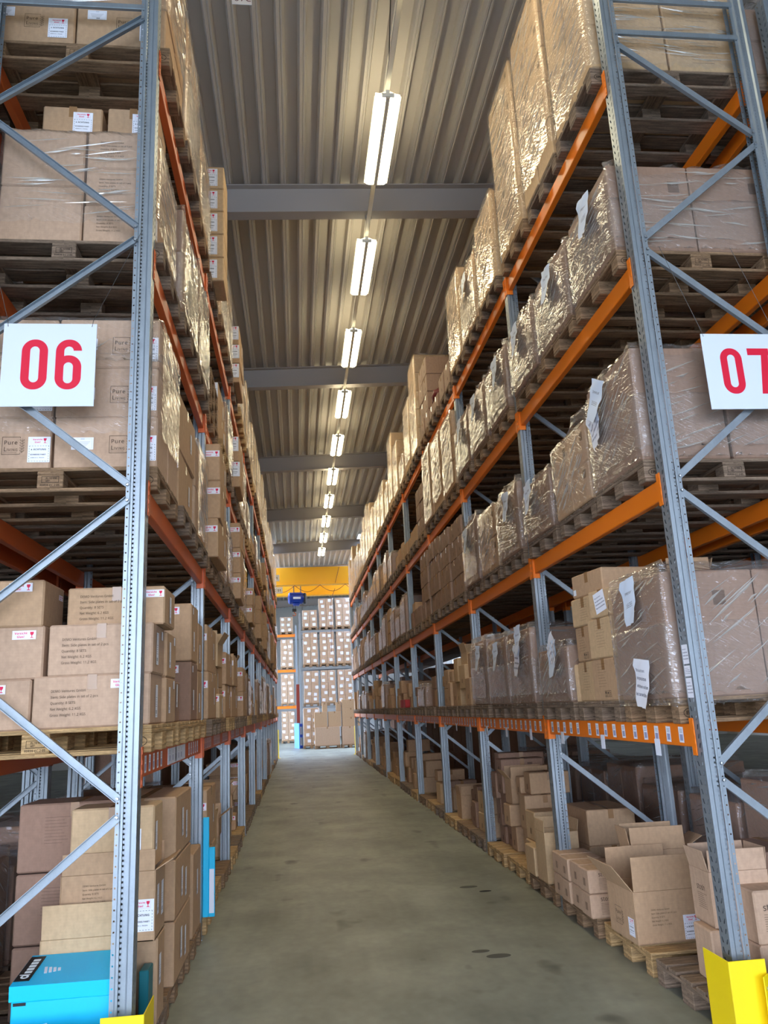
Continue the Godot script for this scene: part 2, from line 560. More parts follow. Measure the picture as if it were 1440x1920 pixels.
func pallet(at: Vector3, label: String, wood: String, detailed: bool, turn := 0.0, group := "") -> Node3D:
	var o: Node3D
	if detailed:
		o = thing("pallet", label, "pallet", at, turn, group)
		for q in pallet_pieces():
			part(o, q[0], plank(q[1].x, q[1].y, q[1].z), M[wood], q[2], Vector3(0, PI / 2 if q[3] else 0.0, 0))
	else:
		if not cache.has("pallet"):
			var b := MB.new()
			for q in pallet_pieces():
				b.box(q[2], Vector3(q[1].z, q[1].y, q[1].x) if q[3] else q[1], 0.0)
			cache.pallet = b.mesh()
		o = part(self, "pallet", cache.pallet, M[wood], at, Vector3(0, turn, 0))
		tag(o, label, "pallet", group)
	return o

const DECO := {"glass": 0.386, "achtung": 1.25, "address": 0.6, "slip": 2.571, "square": 1.0, "inventur": 1.417, "note": 1.0, "shipping": 0.548, "living": 0.88, "symbols": 0.733, "lines": 1.0, "stosh": 0.95, "patch": 1.1, "stamp": 0.5625, "epal": 0.667, "barcode": 1.5}

func deco(o: Node3D, s: Vector3, d: Array) -> void:
	var kind: String = d[0]
	var w: float = d[4]
	var h: float = w * DECO[kind]
	var pos: Vector3
	var rot := Vector3.ZERO
	var e := 0.002
	if h > s.y * 0.86:
		w *= s.y * 0.86 / h
		h = s.y * 0.86
	match d[1]:
		"z": pos = Vector3(d[2] * s.x / 2, s.y / 2 + d[3] * s.y / 2, s.z / 2 + e)
		"l": pos = Vector3(s.x / 2 + e, s.y / 2 + d[3] * s.y / 2, -d[2] * s.z / 2); rot.y = PI / 2
		"r": pos = Vector3(-s.x / 2 - e, s.y / 2 + d[3] * s.y / 2, d[2] * s.z / 2); rot.y = -PI / 2
	pos.y = clampf(pos.y, h / 2 + 0.008, s.y - h / 2 - 0.008)
	var room: float = (s.x if d[1] == "z" else s.z) / 2 - w / 2 - 0.006
	if room > 0.0:
		if d[1] == "z": pos.x = clampf(pos.x, -room, room)
		else: pos.z = clampf(pos.z, -room, room)
	if d.size() > 5: rot.z = d[5]
	var nm := "label" if kind in ["glass", "achtung", "address", "slip", "square", "inventur", "note", "barcode"] else "print"
	part(o, nm, quadmesh(w, h), M["l_" + kind], pos, rot)

func bodymesh(s: Vector3) -> ArrayMesh:
	var key := "carton%.2f,%.2f,%.2f" % [s.x, s.y, s.z]
	if not cache.has(key):
		var b := MB.new()
		b.box(Vector3(0, s.y / 2, 0), Vector3(s.x - 0.004, s.y - 0.001, s.z - 0.004), 0.009)
		cache[key] = b.mesh()
	return cache[key]

# a closed carton; p is the middle of its base
func carton(p: Vector3, s: Vector3, label: String, o := {}) -> Node3D:
	if not o.get("keep", false) and carton_count >= 285:
		var b := MB.new()
		b.box(Vector3(0, s.y / 2, 0), s - Vector3(0.004, 0.001, 0.004), 0.006)
		far_cartons.add(b, Transform3D(Basis(Vector3.UP, o.get("yaw", 0.0)), p))
		return null
	carton_count += 1
	s = s.snappedf(0.01)
	var c := thing("carton", label, "carton", p, o.get("yaw", 0.0), o.get("group", ""))
	part(c, "body", bodymesh(s), M[o.get("mat", "carton")])
	if o.get("tape", true):
		var t := MB.new()
		var al: bool = o.get("tape_x", false)          # the seam runs along x or along z
		if al:
			t.box(Vector3(0, s.y, 0), Vector3(s.x, 0.0012, 0.05))
			for k in [-1, 1]: t.box(Vector3(k * (s.x / 2 - 0.0012), s.y - 0.04, 0), Vector3(0.0012, 0.08, 0.05))
		else:
			t.box(Vector3(0, s.y, 0), Vector3(0.05, 0.0012, s.z))
			for k in [-1, 1]: t.box(Vector3(0, s.y - 0.04, k * (s.z / 2 - 0.0012)), Vector3(0.05, 0.08, 0.0012))
		part(c, "tape", t.mesh(), M.tape)
	for d in o.get("deco", []): deco(c, s, d)
	return c

# an open carton: f = flap angles from upright for +z, -z, +x, -x (null: no flap), fl = flap length
func open_carton(p: Vector3, s: Vector3, label: String, f: Array, fl: float, o := {}) -> Node3D:
	carton_count += 1
	var c := thing("open_carton", label, "carton", p, o.get("yaw", 0.0), o.get("group", ""))
	var t := 0.006
	var m: Material = M[o.get("mat", "carton")]
	var b := MB.new()
	b.box(Vector3(0, t, 0), Vector3(s.x, t, s.z))
	for k in [-1, 1]:
		b.box(Vector3(k * (s.x - t) / 2, s.y / 2, 0), Vector3(t, s.y, s.z), 0.002)
		b.box(Vector3(0, s.y / 2, k * (s.z - t) / 2), Vector3(s.x - 2 * t, s.y, t), 0.002)
	part(c, "body", b.mesh(), m)
	for i in 4:
		if f[i] == null: continue
		var a := deg_to_rad(f[i])
		var q := MB.new()
		var sg := 1.0 if i % 2 == 0 else -1.0
		if i < 2:
			q.box(Vector3(0, fl / 2, 0), Vector3(s.x - 0.01, fl, t), 0.002)
			part(c, "flap", q.mesh(), m, Vector3(0, s.y + 0.001, sg * (s.z / 2 - t / 2)), Vector3(sg * a, 0, 0))
		else:
			q.box(Vector3(0, fl / 2, 0), Vector3(t, fl, s.z - 0.01), 0.002)
			part(c, "flap", q.mesh(), m, Vector3(sg * (s.x / 2 - t / 2), s.y + 0.001, 0), Vector3(0, 0, -sg * a))
	for d in o.get("deco", []): deco(c, s, d)
	return c

func film_mesh(dx: float, dz: float, y0: float, h: float, tent: float, k: int, fine := false) -> ArrayMesh:
	var key := "film%.2f,%.2f,%.2f,%.2f,%.2f,%d,%s" % [dx, dz, y0, h, tent, k, fine]
	if cache.has(key): return cache[key]
	var ns := noise(50 + k, 1.0, 3)
	var nu := 240 if fine else 88
	var nv := 66 if fine else 22
	var per := 2.0 * (dx + dz)
	var f := func(i: int, j: int) -> Array:
		var d := per * float(i % nu) / nu
		var p := Vector2.ZERO
		var nrm := Vector2.ZERO
		if d < dx: p = Vector2(-dx / 2 + d, dz / 2); nrm = Vector2(0, 1)
		elif d < dx + dz: p = Vector2(dx / 2, dz / 2 - (d - dx)); nrm = Vector2(1, 0)
		elif d < 2 * dx + dz: p = Vector2(dx / 2 - (d - dx - dz), -dz / 2); nrm = Vector2(0, -1)
		else: p = Vector2(-dx / 2, -dz / 2 + (d - 2 * dx - dz)); nrm = Vector2(-1, 0)
		var t := minf(float(j) / (nv - 3), 1.0)
		var y := lerpf(y0, h, t)
		if j == 0: y += 0.07 * absf(ns.get_noise_1d(d * 9.0))
		var wr := 0.005 * ns.get_noise_3d(p.x * 5.0, y * 9.0, p.y * 5.0) + 0.003 * ns.get_noise_3d(p.x * 17.0, y * 30.0, p.y * 17.0)
		if fine:
			var cr := 1.0 - absf(ns.get_noise_2d((d + y * 0.55) * 1.6 + 40.0 * k, (y - d * 0.55) * 22.0)) * 3.0
			wr += 0.0045 * pow(clampf(cr, 0.0, 1.0), 2.0)
		var ins := tent * smoothstep(h - 0.16, h, y) * (1.0 + 1.2 * ns.get_noise_1d(d * 2.0))
		var q := p + nrm * (0.014 + wr - ins)
		var rim := 0.012 * ns.get_noise_1d(d * 6.0 + 50.0) * smoothstep(h - 0.1, h, y)
		if j > nv - 3: q *= [0.55, 0.15, 0.01][j - (nv - 2)]
		var vv := y + (0.3 * (j - (nv - 3)) if j > nv - 3 else 0.0)
		return [Vector3(q.x, y + rim, q.y), Vector2(per * float(i) / nu, -vv) / 1.1]
	cache[key] = smooth_grid(nu, nv, f)
	return cache[key]

# bunched folds of stretch film: thin raised ridges slanting across the faces
func folds_mesh(dx: float, dz: float, y0: float, h: float, k: int, dense: float) -> ArrayMesh:
	var key := "folds%.2f,%.2f,%.2f,%.2f,%d,%.1f" % [dx, dz, y0, h, k, dense]
	if cache.has(key): return cache[key]
	var r := RandomNumberGenerator.new()
	r.seed = 900 + k
	var b := MB.new()
	for f in 3:
		var o := [Vector3(-1, 0, 0), Vector3(1, 0, 0), Vector3(0, 0, 1)][f] as Vector3
		var t := [Vector3(0, 0, 1), Vector3(0, 0, 1), Vector3(1, 0, 0)][f] as Vector3
		var half: float = (dz if f < 2 else dx) / 2 - 0.02
		var off: float = (dx if f < 2 else dz) / 2 + 0.015
		var slant := r.randf_range(0.25, 0.75) if k % 3 else r.randf_range(-0.1, 0.15)
		for i in int(half * 2.0 * (h - y0) * 130.0 * dense * (1.0 if f < 2 else 0.5)):
			var l := r.randf_range(0.06, 0.42)
			var dirv := (t + Vector3.UP * (slant + r.randf_range(-0.15, 0.15))).normalized()
			var c := t * r.randf_range(-half, half) + Vector3.UP * r.randf_range(y0 + 0.05, h - 0.06)
			var p := c - dirv * l / 2
			var q := c + dirv * l / 2
			if absf(p.dot(t)) > half or absf(q.dot(t)) > half or q.y > h - 0.04 or p.y < y0 + 0.03: continue
			var n := dirv.cross(o).normalized() * r.randf_range(0.003, 0.009)
			var up := o * r.randf_range(0.002, 0.007)
			p += o * off; q += o * off
			var m := (p + q) / 2 + n * r.randf_range(-1.0, 1.0)
			b.quad(p, p, m - n, m + up, o - n); b.quad(p, p, m + n, m + up, o + n)
			b.quad(q, q, m - n, m + up, o - n); b.quad(q, q, m + n, m + up, o + n)
	cache[key] = b.mesh()
	return cache[key]

func sheet_mesh(k: int) -> ArrayMesh:
	var key := "sheet%d" % k
	if not cache.has(key):
		var ns := noise(80 + k, 1.0, 2)
		cache[key] = smooth_grid(5, 7, func(i, j):
			var u: float = i / 5.0
			var v: float = j / 7.0
			var lift := 0.022 * pow(v, 2.0) * (1.0 if k % 2 else 0.4) + 0.012 * ns.get_noise_2d(u * 2.0, v * 2.0) + 0.03 * pow(u * v, 3.0)
			return [Vector3((u - 0.5) * 0.21, (0.5 - v) * 0.297, 0.012 + lift), Vector2(u, v)])
	return cache[key]

# cartons on a pallet held by stretch film. p: middle of the pallet's deck. nx, nz, ny cartons
func wrapped(p: Vector3, side: int, h: float, label: String, o := {}) -> Node3D:
	var w := thing("wrapped_load", label, "pallet load", p, 0.0, o.get("group", ""))
	var dx: float = o.get("dx", 1.2)
	var dz: float = o.get("dz", 0.8)
	var tent: float = o.get("tent", 0.045)
	var n: Array = o.get("n", [2, 1, 1])
	var hc := h - (0.05 if tent > 0.0 else 0.0)
	var cm: Material = M[o.get("mat", "carton_wrapped")]
	if o.get("far", false):
		var key := "stack%.2f,%d,%d,%d" % [snappedf(hc, 0.05), n[0], n[1], n[2]]
		if not cache.has(key):
			var b := MB.new()
			for i in n[0]:
				for j in n[1]:
					for k in n[2]:
						var cs := Vector3(dx / n[0], snappedf(hc, 0.05) / n[2], dz / n[1])
						b.box(Vector3(-dx / 2 + (i + 0.5) * cs.x, (k + 0.5) * cs.y, -dz / 2 + (j + 0.5) * cs.z), cs - Vector3(0.008, 0.004, 0.008), 0.01)
			cache[key] = b.mesh()
		part(w, "carton_stack", cache[key], cm)
		hc = snappedf(hc, 0.05)
		h = hc + (0.05 if tent > 0.0 else 0.0)
	else:
		for k in n[2]:
			for i in n[0]:
				for j in n[1]:
					var cs := Vector3(dx / n[0] - 0.006, hc / n[2], dz / n[1] - 0.006).snappedf(0.01)
					var at := Vector3(-dx / 2 + (i + 0.5) * dx / n[0], k * hc / n[2], -dz / 2 + (j + 0.5) * dz / n[1])
					at.x += rng.randf_range(-0.004, 0.004); at.z += rng.randf_range(-0.004, 0.004)
					var c := part(w, "carton", bodymesh(cs), cm, at)
					if o.has("deco") and (j == n[1] - 1 or o.deco[0][1] != "z"):
						for d in o.deco: deco(c, cs, d)
	if o.get("film", true):
		var y0: float = o.get("y0", 0.004)
		part(w, "film", film_mesh(dx, dz, y0, snappedf(h, 0.05) + 0.006, tent, rng.randi() % 2, o.get("fine", false)), M["film%d" % o.get("wr", 0)])
		if o.get("folds", true): part(w, "film_folds", folds_mesh(dx, dz, y0, snappedf(h, 0.05), rng.randi() % 4, 0.5 if o.get("far", false) else o.get("dense", 1.0)), M.film_fold).set_meta("kind", "stuff")
		if o.get("double", true) and not o.get("far", false):
			part(w, "film_band", film_mesh(dx + 0.016, dz + 0.016, y0 + 0.06, snappedf(h, 0.05) * 0.55, 0.0, 2), M["film%d" % (1 - o.get("wr", 0))])
	for q in o.get("sheets", []):
		var s := part(w, "sheet", sheet_mesh(q[3] if q.size() > 3 else 0), M[q[4] if q.size() > 4 else "l_inventur"], Vector3(-side * (dx / 2 + 0.02), q[1], q[0]), Vector3(0, -side * PI / 2, q[2]))
		s.set_meta("label", "white paper sheet")
	return w

# loose cartons on a pallet, the aisle side row first; rows of given columns
func grid_cartons(side: int, lev: int, bay: int, slot: int, y: float, cols: int, rows: int, rh: float, o := {}) -> void:
	var u0 := -0.14 if side < 0 and slot == 0 and lev > 1 else -0.05
	var cw := 0.8 / cols
	var deep: bool = o.get("deep", false)
	for k in rows:
		for c in cols:
			if o.get("top_gap", false) and k == rows - 1 and c == cols - 1: continue
			for b in (2 if deep else 1):
				var s := Vector3(0.58, rh - 0.002, cw - 0.006)
				var p := Vector3(xu(side, u0 + 0.3 + 0.6 * b + rng.randf_range(0, 0.02)), y + k * rh, zs(bay, slot) + 0.4 - (c + 0.5) * cw)
				var l := "%s carton, rack %s bay %s %s %s place, layer %s, %s%s" % [o.get("tone", "brown"), "07" if side > 0 else "06", BAYW[bay], LVW[lev].replace(" level", ""), SLOTW[slot], BAYW[k], ["sign end", "far end", "inner end", "last end"][c] if cols > 1 else "whole width", ", second row" if b else ""]
				carton(p, s, l, {"mat": o.get("mat", "carton"), "tape": bay < 4 and b == 0, "tape_x": true, "deco": o.get("deco", []) if b == 0 else [], "yaw": rng.randf_range(-0.02, 0.02)})

# a careless pile of opened and closed cartons
func messy(side: int, lev: int, bay: int, slot: int, y: float, h: float) -> void:
	var used := 0
	var zf := 0.4
	while zf > -0.3:
		var cw := minf(rng.randf_range(0.26, 0.42), zf + 0.4)
		if cw < 0.2: break
		var yy := 0.0
		var k := 0
		var hh := h * rng.randf_range(0.55, 1.0)
		var dm: String = ["carton", "carton_dark", "carton_light", "carton"][rng.randi() % 4]
		while yy < hh - 0.1 and k < 5:
			var ch := minf(rng.randf_range(0.2, 0.36), maxf(hh - yy, 0.16))
			var dp := rng.randf_range(0.34, 0.56)
			var set_in := rng.randf_range(0.0, 0.12) + (0.12 if lev == 0 else 0.0)
			var p := Vector3(xu(side, -0.05 + set_in + dp / 2), y + yy, zs(bay, slot) + zf - cw / 2)
			var l := "%s carton, rack %s bay %s %s %s place, stack %s, %s up" % [{"carton": "brown", "carton_dark": "dark brown", "carton_light": "light brown"}[dm], "07" if side > 0 else "06", BAYW[bay], LVW[lev].replace(" level", ""), SLOTW[slot], ["one", "two", "three", "four"][used], BAYW[k]]
			var s := Vector3(dp, ch - 0.003, cw - 0.02)
			if yy + ch > hh - 0.1 and bay < 3 and carton_count < 285 and rng.randf() < 0.35:
				open_carton(p, s, "opened " + l, [rng.randf_range(0, 7) if rng.randf() < 0.7 else null, rng.randf_range(0, 7), rng.randf_range(0, 60), rng.randf_range(-20, 50)], 0.13, {"mat": dm, "yaw": rng.randf_range(-0.04, 0.04)})
			else:
				var face := "r" if side > 0 else "l"
				var dd := []
				if side < 0: dd = [["glass", "z", 0.9, 0.6, 0.14], ["slip", face, 0.3, 0.0, 0.06]]
				elif bay < 3: dd = [["patch", face, 0.1, -0.35, 0.05], ["patch", "z", 0.35, 0.05, 0.06]]
				carton(p, s, l, {"mat": dm, "tape": bay < 4, "yaw": rng.randf_range(-0.03, 0.03), "deco": dd})
			yy += ch
			k += 1
		used += 1
		zf -= cw

func frame_posts_mesh() -> ArrayMesh:
	if cache.has("post"): return cache.post
	var b := MB.new()
	var H := 6.7
	var pf := [Vector2(0, 0.05), Vector2(0.024, 0.05), Vector2(0.034, 0.040), Vector2(0.058, 0.040), Vector2(0.068, 0.05), Vector2(0.080, 0.05), Vector2(0.089, 0.036), Vector2(0.11, 0.036)]
	for s in [-1.0, 1.0]:
		for i in pf.size() - 1:
			var p: Vector2 = pf[i]
			var q: Vector2 = pf[i + 1]
			var o := Vector3(-(q.y - p.y), 0, (q.x - p.x) * s)
			if i == 3 or i == 6:
				var hole := 0.0105 if i == 3 else 0.008
				var pitch := 0.025 if i == 3 else 0.05
				var mid := (p.x + q.x) / 2
				var z: float = s * p.y
				for e in [[p.x, mid - hole / 2], [mid + hole / 2, q.x]]:
					b.quad(Vector3(e[0], 0, z), Vector3(e[1], 0, z), Vector3(e[1], H, z), Vector3(e[0], H, z), o)
				var y := 0.0
				while y < H - 0.01:
					b.quad(Vector3(mid - hole / 2, y + hole, z), Vector3(mid + hole / 2, y + hole, z), Vector3(mid + hole / 2, y + pitch, z), Vector3(mid - hole / 2, y + pitch, z), o)
					y += pitch
			else:
				b.quad(Vector3(p.x, 0, s * p.y), Vector3(q.x, 0, s * q.y), Vector3(q.x, H, s * q.y), Vector3(p.x, H, s * p.y), o)
	var F := Vector3(-1, 0, 0)
	for e in [[-0.05, -0.036], [-0.010, 0.010], [0.036, 0.05]]:
		b.quad(Vector3(0, 0, e[0]), Vector3(0, 0, e[1]), Vector3(0, H, e[1]), Vector3(0, H, e[0]), F)
	for s in [-1.0, 1.0]:
		var y := 0.0
		while y < H - 0.01:
			var a := 0.010
			var d := 0.036
			var g := func(w: float, yy: float) -> Vector3: return Vector3(0, y + yy, s * w)
			b.quad(g.call(a, 0.0), g.call(d, 0.0), g.call(d, 0.011), g.call(a, 0.011), F)
			b.quad(g.call(a, 0.037), g.call(d, 0.037), g.call(d, 0.05), g.call(a, 0.05), F)
			b.quad(g.call(a, 0.011), g.call(0.0135, 0.011), g.call(0.0235, 0.037), g.call(a, 0.037), F)
			b.quad(g.call(0.0235, 0.011), g.call(d, 0.011), g.call(d, 0.037), g.call(0.0335, 0.037), F)
			y += 0.05
	cache.post = b.mesh()
	return cache.post

# x is the aisle face; dir +1 when the rack lies towards +x
func upright(x: float, z: float, dir: int, label: String, near: bool) -> void:
	var f := thing("upright_frame", label, "rack frame", Vector3(x, 0, z), 0.0 if dir > 0 else PI, "")
	part(f, "post", frame_posts_mesh(), M.zinc)
	part(f, "post", frame_posts_mesh(), M.zinc, Vector3(1.1, 0, 0), Vector3(0, PI, 0))
	for u in [0.06, 1.04]: part(f, "foot_plate", boxmesh(Vector3(0.15, 0.008, 0.13), 0.002), M.zinc, Vector3(u, 0.004, 0))
	var front := [1.33, 3.0, 4.64, 6.28]
	var rear := [0.5, 2.17, 3.82, 5.48]
	var nodes := [Vector3(0.1, 1.33, 0)]
	for i in 4:
		for e in [[rear[i] + 0.045, front[i] - 0.045], [(rear[i + 1] - 0.045) if i < 3 else 0.0, front[i] + 0.045]]:
			if e[0] == 0.0: continue
			var key := "brace%.2f,%.2f" % [e[0], e[1]]
			if not cache.has(key):
				var b := MB.new()
				var p := Vector3(0.097, e[1], 0)
				var q := Vector3(1.003, e[0], 0)
				b.bar(p, q, 0.042, 0.003, Vector3(0, 0, 1))
				var r := (q - p).normalized().cross(Vector3(0, 0, 1)).normalized() * 0.0195
				for s in [-1, 1]:
					b.bar(p + r * s + Vector3(0, 0, -0.012), q + r * s + Vector3(0, 0, -0.012), 0.003, 0.024, Vector3(0, 0, 1))
				cache[key] = b.mesh()
			part(f, "brace", cache[key], M.zinc, Vector3(0, 0, 0.03 * dir))
			if near:
				for q in [Vector3(0.102, e[1], 0), Vector3(0.998, e[0], 0)]:
					part(f, "bolt", bolt_mesh(), M.bolt, q + Vector3(0, 0, 0.041 * dir), Vector3(dir * PI / 2, 0, 0))
	if near and dir > 0 and z > -5.0 and x < 3.0:
		for k in 3: part(f, "sticker", quadmesh(0.07, [0.11, 0.06, 0.11][k]), M.l_note, Vector3(-0.002, [1.98, 1.885, 1.79][k], 0.0), Vector3(0, -PI / 2, 0))
	for y in [6.28, 6.62]:
		part(f, "tie", boxmesh(Vector3(0.93, 0.04, 0.026), 0.004), M.zinc, Vector3(0.55, y + (0.05 if y < 6.5 else 0.0), 0.03 * dir))

func bolt_mesh() -> ArrayMesh:
	if not cache.has("bolt"):
		var b := MB.new()
		for j in 6:
			var a := TAU * j / 6
			var c := TAU * (j + 1) / 6
			var p := Vector3(cos(a), 0, sin(a)) * 0.011
			var q := Vector3(cos(c), 0, sin(c)) * 0.011
			b.quad(p, q, q * 0.85 + Vector3(0, 0.008, 0), p * 0.85 + Vector3(0, 0.008, 0), p + q)
			b.tri(Vector3(0, 0.009, 0), p * 0.85 + Vector3(0, 0.008, 0), q * 0.85 + Vector3(0, 0.008, 0), Vector3.UP)
		cache.bolt = b.mesh()
	return cache.bolt

# a shelf beam whose aisle side is at x and which lies towards dir
func beam(x: float, y: float, bay: int, dir: int, label: String, codes := 0) -> void:
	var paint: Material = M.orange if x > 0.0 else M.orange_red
	var zc := -(Z0 + BAY * bay + BAY / 2)
	var f := thing("shelf_beam", label, "shelf beam", Vector3(x, y, zc), 0.0 if dir > 0 else PI)
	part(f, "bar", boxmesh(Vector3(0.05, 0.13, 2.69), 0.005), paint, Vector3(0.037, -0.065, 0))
	if not cache.has("hook"):
		var b := MB.new()
		b.box(Vector3(-0.004, 0, 0.0), Vector3(0.005, 0.205, 0.048), 0.001)
		for k in 4: b.box(Vector3(-0.008, -0.075 + k * 0.05, 0.02), Vector3(0.004, 0.022, 0.012))
		b.box(Vector3(0.03, 0, -0.022), Vector3(0.06, 0.205, 0.004))
		cache.hook = b.mesh()
	part(f, "connector", cache.hook, paint, Vector3(0, -0.07, 1.365))
	part(f, "connector", cache.hook, paint, Vector3(0, -0.07, -1.365), Vector3(PI, 0, 0))
	if codes == 3 and bay == 0:
		part(f, "label_plate", boxmesh(Vector3(0.002, 0.10, 0.80)), M.paper, Vector3(0.0115, -0.068, 0.02 * dir))
	if codes > 0:
		for slot in 3:
			for k in 5:
				var zz := 1.26 - slot * 0.925 - k * (0.165 if codes < 3 else 0.13) + (0.0 if slot else -0.07)
				part(f, "barcode_label", quadmesh(0.06, 0.09), M.l_barcode, Vector3(0.0105, -0.065, zz * dir), Vector3(0, -PI / 2, rng.randf_range(-0.05, 0.05)))
			if codes != 3:
				part(f, "hanging_tag", boxmesh(Vector3(0.002, 0.1, 0.075)), M.paper, Vector3(0.008, -0.15, (0.86 - slot * 0.925) * dir))

func lamp(z: float, i: int) -> void:
	var f := thing("ceiling_lamp", "%s lit twin-tube lamp along the rail above the aisle, counted from the signs" % ["first", "second", "third", "fourth", "fifth", "sixth", "seventh", "eighth", "ninth", "tenth", "eleventh", "twelfth", "thirteenth", "fourteenth"][i], "lamp", Vector3(1.12, 8.27, z))
	var b := MB.new()
	b.box(Vector3(0, 0.055, 0), Vector3(0.05, 0.11, 1.5), 0.006)
	for s in [-1, 1]:
		b.quad(Vector3(s * 0.02, 0.1, -0.74), Vector3(s * 0.02, 0.1, 0.74), Vector3(s * 0.15, 0.03, 0.74), Vector3(s * 0.15, 0.03, -0.74), Vector3(s * 0.3, 1, 0))
		b.quad(Vector3(s * 0.02, 0.094, -0.74), Vector3(s * 0.02, 0.094, 0.74), Vector3(s * 0.15, 0.024, 0.74), Vector3(s * 0.15, 0.024, -0.74), Vector3(-s * 0.3, -1, 0))
	cache.lamp_body = cache.get("lamp_body", b.mesh())
	part(f, "housing", cache.lamp_body, M.white_paint)
	if not cache.has("diffuser"):
		var d := MB.new()
		var pr := PackedVector2Array()
		for k in 13: pr.append(Vector2(cos(PI * k / 12 + PI), sin(PI * k / 12 + PI)) * Vector2(0.052, 0.045))
		pr.append(Vector2(0.052, 0.012)); pr.append(Vector2(-0.052, 0.026))
		d.extrude(pr, -0.735, 0.735)
		cache.diffuser = d.mesh()
	for s in [-1, 1]:
		part(f, "diffuser", cache.diffuser, M.lamp_diffuser, Vector3(s * 0.083, 0.045, 0))
	for s in [-1, 1]: part(f, "end_cap", boxmesh(Vector3(0.14, 0.05, 0.02), 0.004), M.white_paint, Vector3(0, 0.03, s * 0.752))
	var l := AreaLight3D.new()
	l.name = "lamp_light"
	l.area_size = Vector2(0.3, 1.45)
	l.light_energy = LAMP
	l.light_color = Color(1.0, 0.93, 0.77)
	l.shadow_enabled = true
	l.area_range = 40.0
	f.add_child(l)
	l.position = Vector3(0, -0.006, 0)
	l.rotation.x = -PI / 2

# what stands on each pallet place, "bay.slot": kind and height
const RACK07 := [
	{"0.0": "x", "0.1": "x", "0.2": "x", "1.0": "x", "1.1": "m .95", "1.2": "m 1.15", "2.0": "m .5", "2.1": "m .55", "2.2": "m .35", "3.0": "m .45", "3.1": "m .6", "3.2": "e", "4.0": "m .7", "4.1": "m .6"},
	{"0.0": "x", "0.1": "x", "0.2": "x", "1.0": "w .75", "1.1": "w .75", "1.2": "w .80", "2.0": "m .75", "2.1": "m .7", "2.2": "m .6", "3.0": "m .5", "3.1": "w .4", "3.2": "m .35", "4.0": "m .8", "4.1": "e"},
	{"0.0": "x", "0.1": "g .60", "0.2": "w .57", "1.0": "w .74", "1.1": "g .70", "1.2": "w .84", "2.0": "c 4 .26", "2.1": "c 4 .27", "2.2": "c 4 .285", "3.0": "c 4 .28", "3.1": "c 1 .3", "3.2": "m .6"},
	{"0.0": "x", "0.1": "w .72", "0.2": "w .70", "1.0": "w .74", "1.1": "w .76", "1.2": "w .77", "2.0": "G 1.05", "2.1": "G 1.1", "2.2": "G 1.2", "3.0": "c 3 .28", "3.1": "c 1 .3", "3.2": "c 1 .25", "4.0": "m .45", "4.1": "m .5"},
	{"0.0": "x", "0.1": "G 1.8", "0.2": "G 1.8", "1.0": "G 1.05", "1.1": "w .95", "1.2": "G 1.2", "2.0": "c 1 .35", "2.1": "c 1 .22", "2.2": "c 4 .31", "3.0": "G 1.75", "3.1": "G 1.3", "3.2": "w .6", "4.0": "G 1.1", "4.1": "G 1.6", "4.2": "w .8"}]
const RACK06 := [
	{"0.0": "x", "0.1": "x", "0.2": "x", "1.0": "c 2 .5", "1.1": "m .8", "1.2": "m .7", "2.0": "m .6", "2.1": "m .65", "2.2": "m .5"},
	{"0.0": "x", "0.1": "x", "0.2": "x", "1.0": "c 2 .42", "1.1": "m .85", "1.2": "c 2 .36", "2.0": "c 2 .38", "2.1": "m .8", "2.2": "c 2 .35"},
	{"0.0": "x", "0.1": "c 2 .42", "0.2": "G .8", "1.0": "c 3 .37", "1.1": "w .7", "1.2": "w .8", "2.0": "c 3 .33", "2.1": "w .9", "2.2": "G .8"},
	{"0.0": "x", "0.1": "w .92", "0.2": "w 1.0", "1.0": "s", "1.1": "c 2 .33", "1.2": "w .85", "2.0": "c 2 .35", "2.1": "w .9", "2.2": "G .9"},
	{"0.0": "x", "0.1": "w 1.25", "0.2": "w .95", "1.0": "x", "1.1": "w .9", "1.2": "w 1.1", "2.0": "c 3 .28", "2.1": "w 1.2", "2.2": "G 1.0"}]

